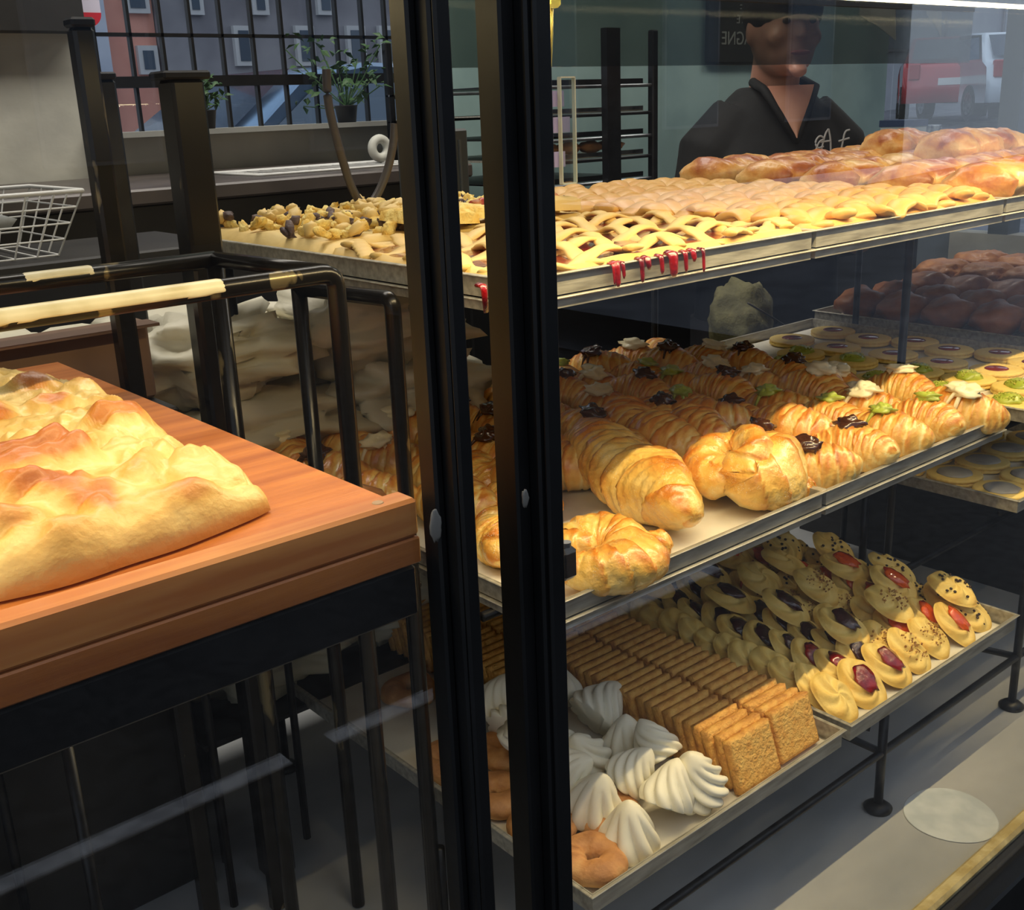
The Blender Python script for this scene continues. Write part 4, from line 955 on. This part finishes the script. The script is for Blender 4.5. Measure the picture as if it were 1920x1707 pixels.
# columns run from the front edge back into the window; [x, first y, kind, tilt, pitch, count]
cols = [(1.020, .630, 's', .62, .030, 18, 'first'), (1.076, .626, 'r', .62, .037, 15, 'second'), (1.126, .628, 'd', .62, .038, 14, 'third'), (1.180, .630, 'n', .62, .037, 14, 'fourth'), (1.234, .632, 's', .62, .042, 12, 'fifth'), (1.292, .628, 'o', .60, .039, 13, 'sixth'), (1.346, .634, 'k', .60, .038, 14, 'seventh')]
n = 0
for (x, y0, kd, ti, pt, ct_, nm) in cols:
    for i in range(ct_):
        kk = kd
        if kd == 'r' and i > 2: kk = 'd'
        if nm == 'third' and i == 0: kk = 'r'
        if nm == 'fourth' and i > 6: kk = 'k' if i % 3 == 0 else 'o'
        if nm == 'fifth': kk = 'nosnokn'[i % 7]
        y = y0+pt*i; wob = .004*math.sin(n*2.7)
        PK[kk][n % 3].put((x+wob, y+.010, zb0+.0185+.0015*math.sin(n)), (ti+.12*math.sin(n*1.9), .12*math.sin(n*1.3), .25*math.sin(n*3.1)),
            '%s, %s from the front in the %s column' % (KN[kk], ORD[i], nm), 'biscuit', 'leaning piped biscuits', 1.0+.05*math.sin(n*5)); n += 1
# second layer lying on the leaning ones
up = [(1.135, .705, 'd'), (1.13, .79, 'd'), (1.10, .86, 'd'), (1.14, .93, 'd'), (1.12, 1.01, 'd'), (1.13, 1.10, 'd'), (1.235, .70, 'n'), (1.215, .80, 'n'), (1.25, .88, 's'), (1.22, .96, 'o'), (1.24, 1.04, 'o'), (1.23, 1.13, 's'), (1.335, .665, 'k'), (1.295, .73, 'o'), (1.34, .76, 'k'), (1.30, .81, 'o'), (1.345, .86, 'k'), (1.30, .92, 'k'), (1.34, .97, 'k'), (1.31, 1.05, 'o'), (1.34, 1.13, 'k'), (1.06, .97, 's'), (1.18, .87, 's'), (1.18, 1.07, 's')]
for i, (x, y, kk) in enumerate(up):
    PK[kk][i % 3].put((x, y, zb0+.047), (.42+.12*math.sin(i*2), .1*math.sin(i*3.3), .4*math.sin(i)), '%s, %s of the upper layer from the front left' % (KN[kk], ORD[i]), 'biscuit', 'piped biscuits on top of the pile', 1.08)
# rectangular biscuits standing on edge
def rectbis(sd, w=.071, h=.058, t=.0118):
    g = MB(); n, m = 16, 15; vs = []; ts = []
    def pt(u, v, s):
        e = min(.5-abs(u), .5-abs(v)); rr = max(0, 1-e*14); k = .0009*noise.noise(Vector((u*14+sd, v*14, s*3)))
        return (u*w*(1-.03*rr), s*(t/2*(1-.25*rr*rr)+k), (v+.5)*h)
    for s in (-1, 1):
        for j in range(m+1):
            for i in range(n+1): vs.append(pt(i/n-.5, j/m-.5, s)); ts.append(.32+.3*noise.noise(Vector((i*.5+sd, j*.5, s)))+(.25 if i in (0, n) or j in (0, m) else 0))
    K = (n+1)*(m+1); fs = []
    for j in range(m):
        for i in range(n): a = j*(n+1)+i; fs.append((a, a+1, a+n+2, a+n+1)); fs.append((K+a+n+1, K+a+n+2, K+a+1, K+a))
    bd_ = [i for i in range(n+1)]+[j*(n+1)+n for j in range(1, m+1)]+[m*(n+1)+i for i in range(n-1, -1, -1)]+[j*(n+1) for j in range(m-1, 0, -1)]
    for a, b in zip(bd_, bd_[1:]+bd_[:1]): fs.append((b, a, a+K, b+K))
    return Proto('rectangular_biscuit', g.add(vs, fs, ts).mesh('rectangular_biscuit', biscm))
RB = [rectbis(i*2.2) for i in range(4)]
for c_, (x, y0, cn, nm) in enumerate([(.839, .612, 38, 'middle'), (.915, .616, 38, 'right'), (.763, .885, 19, 'back left')]):
    for i in range(cn):
        y = y0+.0140*i
        RB[(i+c_) % 4].put((x+.0015*math.sin(i*2.3+c_), y, zb0+.0025), (-.34+.03*math.sin(i*1.7), 0, .03*math.sin(i*3.1)), 'rough square biscuit on edge, %s from the front in the %s file' % (ORD[i], nm), 'biscuit', 'square biscuits standing in files')
# meringues
def mer(sd, R=.0265, H=.038, k=9, tw=.5):
    prof = []
    for t in np.linspace(0, 1, 30):
        r = R*(.80+.30*math.sin(min(1, t*2.6)*PI/2))*(1-t**1.15)**.72*(1-.12*math.sin(t*PI)) if t < 1 else .0005
        prof.append((max(r, .0006), H*(t**1.0)))
    def md(a, t):
        q = abs(math.cos(k*(a+tw*t*2)/2+sd)); amp = .30*max(0, math.sin(min(1, t*1.0+.18)*PI))**.6
        return 1-amp*(1-q**.8)+.05*noise.noise(Vector((math.cos(a)+sd, math.sin(a), t*2))), 0
    return MB().lathe(prof, 108, md)
MG = [mer(i*1.1, k=8+i % 3, tw=.3+.35*i).mesh('meringue', meringue) for i in range(4)]
ml = [(1215,1600,0,0,'front, pointed'), (1245,1535,.5,.3,'behind the front pointed one, leaning right'), (1335,1510,-.15,.25,'right front, next to the square biscuits'), (1290,1480,.5,-.5,'between the two front right ones'), (1260,1440,-.1,.0,'behind the right front one'), (1170,1460,.9,.4,'lying on its side in the middle'), (1195,1370,1.1,.2,'lying on its side at the back by the files'), (1110,1400,.2,.1,'against the second post, upper'), (1130,1520,-.2,.2,'behind the ring biscuits'), (1215,1440,.3,-.3,'small middle one'), (1085,1450,2.6,.0,'upside down flat one against the post'), (1090,1320,1.3,.3,'back left against the post'), (1150,1340,.8,-.5,'back, leaning on the files'), (1110,1290,.3,.2,'at the far back behind the others'), (1165,1300,-.2,.5,'far back, beside the back left file'), (1190,1500,.6,.2,'between the front pointed one and the side-lying one')]
posm = []
for (u, v, *_r) in ml:
    p = A(u, v, z=-.69); posm.append(Vector((min(p.x, .768), max(p.y, .634), 0)))
for _ in range(80):
    for a in range(len(posm)):
        for b in range(a+1, len(posm)):
            d = posm[b]-posm[a]; l = d.length
            if 1e-6 < l < .054: s = d*(.5*(.054-l)/l*.7); posm[a] -= s; posm[b] += s
    for p in posm: p.x = min(max(p.x, .662), .768 if p.y < .86 else .70); p.y = max(p.y, .634)
for i, (u, v, tx, ty, w) in enumerate(ml):
    ang = abs(tx)+abs(ty); zz = zb0 + (.030*min(1, ang*.9) if ang > .45 else .003*ang*10) + (.045 if tx > 2 else 0)
    MGo = Proto('meringue', MG[i % 4]).put((posm[i].x, posm[i].y, zz), (tx, ty, i*1.3), 'white ridged meringue, ' + w, 'meringue', 'meringues', [1.42, 1.3, 1.5, 1.25][i % 4] if i != 4 else 1.4)
# ring biscuits
def ringbis(sd, R=.021, r=.0145):
    pts = [(R*math.cos(t), R*math.sin(t), 0) for t in np.linspace(0, 2*PI, 48, endpoint=False)]
    g = MB().sweep(pts, lambda t, ph: r*(1+.12*math.sin(2*PI*t*3+sd)+.18*noise.noise(Vector((math.cos(2*PI*t)*1.5+sd, math.sin(2*PI*t)*1.5, ph*.2)))), 20, closed=True, flat=.82,
                   tone=lambda t, ph: .35+.25*math.sin(ph)+.25*noise.noise(Vector((math.cos(2*PI*t)*2+sd, math.sin(2*PI*t)*2, math.sin(ph)))))
    g.v = [(x, y, max(z+r*.75, 0)) for x, y, z in g.v]; return Proto('ring_biscuit', g.mesh('ring_biscuit', ringm))
RN = [ringbis(i*2.) for i in range(3)]
rl_ = [(1112,1650,0,'front, right of the second post'), (1105,1540,0,'behind the front one, by the meringues'), (1010,1660,0,'hidden front one'), (940,1500,0,'in the gap, middle'), (935,1420,0,'in the gap, upper'), (965,1570,0,'in the gap, lower'), (1020,1560,0,'behind the second post'), (925,1220,0,'in the gap, far back')]
posr = []
for (u, v, *_r) in rl_:
    p = A(u, v, z=-.685); posr.append(Vector((p.x, p.y, 0)))
fixed = len(posr)
for _ in range(80):
    for a in range(len(posr)):
        for b in range(a+1, len(posr)):
            d = posr[b]-posr[a]; l = d.length
            if 1e-6 < l < .072: s = d*(.5*(.072-l)/l*.7); posr[a] -= s; posr[b] += s
    for p in posr: p.x = min(max(p.x, .612), .675); p.y = max(p.y, .636)
for i, (u, v, t, w) in enumerate(rl_):
    RN[i % 3].put((posr[i].x, posr[i].y, zb0), (0, 0, i), 'brown ring biscuit, ' + w, 'biscuit', 'ring biscuits', 1.0)
# pale disc on the stone base, imitating a reflection in the window glass
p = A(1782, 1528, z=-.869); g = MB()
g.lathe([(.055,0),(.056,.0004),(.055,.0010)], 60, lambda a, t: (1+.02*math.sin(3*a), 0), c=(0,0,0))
o = g.build('reflection_disc', plain('pale_disc', (206, 212, 214), .6, 0, (186, 194, 198), 30)); o.location = (p.x, p.y, FLOOR+.0005)
tag(o, 'round pale disc on the stone base, imitating a reflection in the glass', 'reflection disc')
# small black clip on the mid tray beside the post
p = A(1066, 1050, y=.475); cl = empty('black_clip', p, 'small black clamp on the second post in front of the curled pastry', 'clamp')
MB().box(-.010, .004, -.006, .006, -.012, .010, bev=.003).build('body', plain('black_plastic', (18, 20, 24), .25, coat=.5), cl)
MB().sweep([(-.002,0,.010),(-.002,0,.013)], .0035, 12).build('knob', steel, cl)

# olive zip bag behind the rack
pb_ = A(1385, 600, y=1.42)
ob = empty('olive_bag', (pb_.x, 1.42, pb_.z), 'olive canvas zip bag hanging behind the display below the top tier', 'bag')
bagmesh = pillow(2.2, .23, .12, .17, plain('olive_canvas', (112, 108, 70), .8, 0, (92, 88, 56), 30, bump=.3, bscale=120), 'bag', .2)
o = bpy.data.objects.new('body', bagmesh); COL.objects.link(o); o.parent = ob; o.rotation_euler = (0, .6, .5); o.location = (0, 0, -.10)
MB().sweep([(-.08,-.085,.055),(-.02,-.098,.02),(.05,-.10,-.02),(.10,-.08,-.05)], .004, 8, flat=.5).build('zip', plain('dark_zip', (48, 42, 30), .5), ob, True)
tag(MB().box(1.46, 3.3, 1.86, 1.93, 0, Z(-.275), bev=.004).build('dark_cabinet', plain('black_cabinet', (22, 21, 22), .6)), 'low black cabinet behind the worker, in front of the bakery trolley', 'cabinet')
tag(MB().box(1.0, 3.3, 1.36, 1.46, 0, Z(-.60), bev=.004).build('service_counter', darkwall), 'dark service counter behind the display racks', 'counter')
# shelf cabinet behind, with white and blue boxes to the right of the worker
p = A(1738, 250, y=2.35)
cab = empty('box_shelf', (p.x-.15, 2.3, 0), 'low cabinet behind the worker at the right', 'cabinet')
MB().box(0, .42, 0, .3, 0, p.z-.10, bev=.005).build('body', plain('grey_blue_cabinet', (120, 130, 138), .5), cab)
MB().box(.02, .40, -.012, 0, .1, p.z-.16, bev=.003).build('door', plain('grey_blue_door', (132, 142, 150), .5), cab)
b1 = tag(MB().box(p.x-.13, p.x-.02, 2.34, 2.48, p.z-.099, p.z+.05, bev=.004).build('white_box', plain('white_card', (206, 214, 214), .6)), 'white carton with a dark blue top on the cabinet behind the worker', 'box')
MB().box(p.x-.132, p.x-.018, 2.338, 2.482, p.z+.03, p.z+.055).build('blue_lid', plain('blue_lid', (50, 70, 110), .5), b1)
b2 = tag(MB().box(p.x, p.x+.10, 2.34, 2.46, p.z-.099, p.z+.03, bev=.004).build('pale_box', plain('pale_carton', (190, 200, 206), .6, 0, (90, 100, 120), 26)), 'small patterned pale box right of the white carton', 'box')
# hanging paper bags, upper right
for i, (u0, v0, u1, v1, y, w) in enumerate([(1614, -10, 1680, 76, 1.9, 'left, folded to a point'), (1740, -10, 1765, 70, 2.0, 'right, narrow')]):
    a = A(u0, v0, y=y); b = A(u1, v1, y=y)
    hb = empty('hanging_paper', (a.x, y, b.z), 'white sheet of paper hanging at the upper right, ' + w, 'paper', 'hanging papers')
    wv = b.x-a.x; hv = a.z-b.z
    MB().add([(0,0,hv*.55),(wv*.5,-.004,hv*.3),(wv,0,0),(wv*.96,.006,hv),(0,0,hv)], [(0,1,2,3,4)]).add([(0,.002,hv*.55),(wv*.5,-.002,hv*.3),(wv,.002,0),(wv*.96,.008,hv),(0,.002,hv)], [(4,3,2,1,0)]).build('sheet', plain('white_sheet', (214, 214, 208), .7), hb)
# menu lettering on the wall behind (chalk)
def text(body, loc, size, mat, parent, rot, name, mirror=False, ext=.0006):
    c = bpy.data.curves.new(name, 'FONT'); c.body = body; c.size = size; c.extrude = ext; c.align_x = 'LEFT'; c.materials.append(mat)
    o = bpy.data.objects.new(name, c); COL.objects.link(o); o.location = loc; o.rotation_euler = rot
    bpy.context.view_layer.update(); me = bpy.data.meshes.new_from_object(o.evaluated_get(bpy.context.evaluated_depsgraph_get())); bpy.data.objects.remove(o)
    o = bpy.data.objects.new(name, me); COL.objects.link(o); o.location = loc; o.rotation_euler = rot
    if not me.materials: me.materials.append(mat)
    if mirror: o.scale = (-1, 1, 1)
    if parent: o.parent = parent
    return o
chalk = plain('chalk_white', (206, 206, 200), .7)
p = A(1455, 45, y=2.58); q = A(1405, 115, y=2.58)
mb_ = empty('chalk_menu', (p.x, 2.59, p.z), 'dark chalk menu board high on the back wall beside the worker’s cap', 'menu board')
MB().box(-.36, .03, 0, .02, -.13, .14, bev=.003).build('board', plain('blackboard', (52, 56, 54), .7), mb_)
text('SAGNE', (-.10, -.002, -.07), .062, chalk, mb_, (PI/2, 0, 0), 'lettering', True)
for i, s in enumerate(('PANE', 'LATTE')): text(s, (-.10, -.002, -.0+.034*(1-i)), .040, chalk, mb_, (PI/2, 0, 0), 'lettering', True)

# ------------------------------------------------------------------ the worker
skin = plain('skin', (196, 146, 122), .5, 0, (184, 130, 108), 12, coat=.05); shirt = plain('black_shirt', (17, 18, 20), .85, 0, (12, 13, 15), 14, bump=.35, bscale=14)
px_, py_ = 2.25, 1.67
wk = empty('person', (px_, py_, 0), 'person in a black V-neck work shirt and dark cap standing behind the strudels', 'person')
wk.rotation_euler = (0, 0, math.radians(-30))
def voxel(o, s, sm=4):
    m = o.modifiers.new('remesh', 'REMESH'); m.mode = 'VOXEL'; m.voxel_size = s; m.use_smooth_shade = True
    m2 = o.modifiers.new('smooth', 'SMOOTH'); m2.iterations = sm; m2.factor = .6
def loft(g, secs, n=28):
    vs = []
    for (cx_, cy_, z, rx, ry) in secs:
        for j in range(n):
            a = 2*PI*j/n; c_, s_ = math.cos(a), math.sin(a); e = .85
            vs.append((cx_+rx*math.copysign(abs(c_)**e, c_), cy_+ry*math.copysign(abs(s_)**e, s_), z))
    fs = []; m = len(secs)
    for i in range(m-1):
        for j in range(n): l = (j+1) % n; fs.append((i*n+j, i*n+l, (i+1)*n+l, (i+1)*n+j))
    fs += [tuple(range(n-1,-1,-1)), tuple(range((m-1)*n, m*n))]
    return g.add(vs, fs)
# local frame: +X = the worker's left, -Y = towards the window
body = MB()
loft(body, [(0,0,.92,.165,.115),(0,0,1.10,.15,.105),(0,-.01,1.25,.155,.105),(0,-.01,1.34,.145,.10),(0,0,1.40,.11,.08),(0,0,1.45,.075,.06)])
body.sweep([(0,.01,1.40),(0,-.01,1.48),(-.010,-.05,1.56)], lambda t, ph: .062-.008*t, 20)
hx, hy, hz_ = -.015, -.085, 1.60
body.ball((hx, hy, hz_), .075, .092, .108, 24, 18)
body.ball((hx, hy-.035, hz_-.055), .055, .058, .052, 18, 12)              # jaw
body.ball((hx, hy-.088, hz_-.095), .022, .018, .016, 12, 8)               # chin
body.ball((hx, hy-.093, hz_-.012), .011, .020, .022, 12, 8)               # nose
body.ball((hx, hy-.104, hz_-.022), .015, .012, .010, 10, 8)
for s in (-1, 1):
    body.ball((hx+s*.040, hy-.062, hz_-.025), .024, .022, .022, 12, 8)
    body.ball((hx+s*.077, hy+.005, hz_-.01), .010, .018, .030, 10, 8)
    body.sweep([(s*.10,0,1.385),(s*.165,-.01,1.32),(s*.20,-.02,1.16),(s*.212,-.06,1.10)], lambda t, ph: .036-.004*t, 16)
    body.sweep([(s*.210,-.05,1.11),(s*.18,-.15,1.15),(s*.138,-.22,1.170)], lambda t, ph: .040-.014*t, 16)
    body.ball((s*.138,-.265,1.172), .036, .044, .017, 14, 10)
    for f_, (dx, L_) in enumerate(((-.028,.058),(-.010,.068),(.009,.066),(.027,.050))):
        bx_ = s*.138+dx; body.sweep([(bx_,-.285,1.175),(bx_+dx*.1,-.295-L_*.6,1.178),(bx_+dx*.15,-.295-L_,1.166)], .0085, 8)
    body.sweep([(s*.138-s*.02,-.25,1.172),(s*.138-s*.055,-.28,1.172),(s*.138-s*.058,-.31,1.166)], .0095, 8)
loft(body, [(s_,0,.93,.01,.01) for s_ in (0,)]*2) if False else None
for s in (-1, 1): body.sweep([(s*.085,0,.96),(s*.095,0,.5),(s*.10,.01,.06)], lambda t, ph: .085-.042*t, 16)
bo = body.build('body', skin, wk, True); voxel(bo, .007)
sb = MB()
secs = [(0,0,.86,.185,.135),(0,0,1.0,.175,.13),(0,0,1.10,.17,.125),(0,-.01,1.25,.19,.135),(0,-.01,1.32,.185,.13),(0,0,1.39,.155,.11),(0,.005,1.45,.105,.088),(0,.01,1.475,.075,.07)]
loft(sb, secs, 40)
for s in (-1, 1): sb.sweep([(s*.08,0,1.385),(s*.155,-.01,1.325),(s*.20,-.02,1.17),(s*.213,-.06,1.09)], lambda t, ph: .086-.020*t+.004*math.sin(t*26), 18)
so = sb.build('shirt', shirt, wk, True); voxel(so, .007, 6)
# V opening: skin-coloured chest inset following the shirt front
vn = MB(); vs = []; NV = 12
for i in range(NV+1):
    t = i/NV; z = 1.475-.115*t; w = .055*(1-t)+.002
    yy = -.102-.040*t**.8
    for j in range(7): x = -w+2*w*j/6; vs.append((x, yy-.006*(1-(j/3-1)**2), z))
fs = [(i*7+j, i*7+j+1, (i+1)*7+j+1, (i+1)*7+j) for i in range(NV) for j in range(6)]
vn.add(vs, fs).build('neckline', skin, wk, True)
col_ = MB()
for s in (-1, 1): col_.sweep([(s*.062,-.03,1.485),(s*.064,-.095,1.47),(s*.034,-.126,1.41),(0,-.142,1.350)], lambda t, ph: .011-.004*t, 10, flat=1.0)
col_.build('collar', shirt, wk, True)
tr = MB()
for s in (-1, 1): tr.sweep([(s*.085,0,.93),(s*.095,0,.5),(s*.10,.01,.05)], lambda t, ph: .108-.035*t, 18)
tr.build('trousers', plain('dark_trousers', (24, 24, 28), .9), wk, True)
cap = MB(); cap.ball((hx, hy+.012, hz_+.038), .088, .104, .086, 24, 14); cap.ball((hx, hy+.09, hz_+.02), .055, .05, .065, 16, 10)
cap.build('cap', plain('dark_cap', (26, 24, 26), .85), wk, True)
MB().ball((hx, hy-.10, hz_+.045), .062, .045, .010, 18, 8).build('cap_peak', plain('dark_cap', (26, 24, 26), .85), wk, True)
for s in (-1, 1):
    MB().ball((hx+s*.030, hy-.083, hz_+.008), .010, .007, .007, 12, 8).build('eye', plain('eye', (60, 44, 38), .2), wk, True)
MB().ball((hx, hy-.096, hz_-.058), .024, .010, .006, 14, 8).build('lips', plain('lips', (168, 92, 84), .4), wk, True)
lg = MB()
def lx(x): return .070+x
zz_ = 1.345
def stroke(P, r=.0022): lg.sweep(smooth([Vector((lx(x), -.158, zz_+z)) for x, z in P], 2), r, 6)
stroke([(-.028,-.012),(-.022,.006),(-.008,.010),(-.020,.020),(-.032,.006),(-.026,-.010),(-.010,-.006)]); stroke([(-.018,-.026),(-.008,.022),(.0,.032)]); stroke([(.0,.032),(.006,.010),(.008,-.018)]); stroke([(-.018,.004),(.006,.006)])
stroke([(.030,-.034),(.036,.0),(.040,.026),(.052,.028)]); stroke([(.026,.004),(.052,.010)])
lgo = lg.build('logo_lettering', plain('white_embroidery', (190, 190, 190), .7), wk, True)
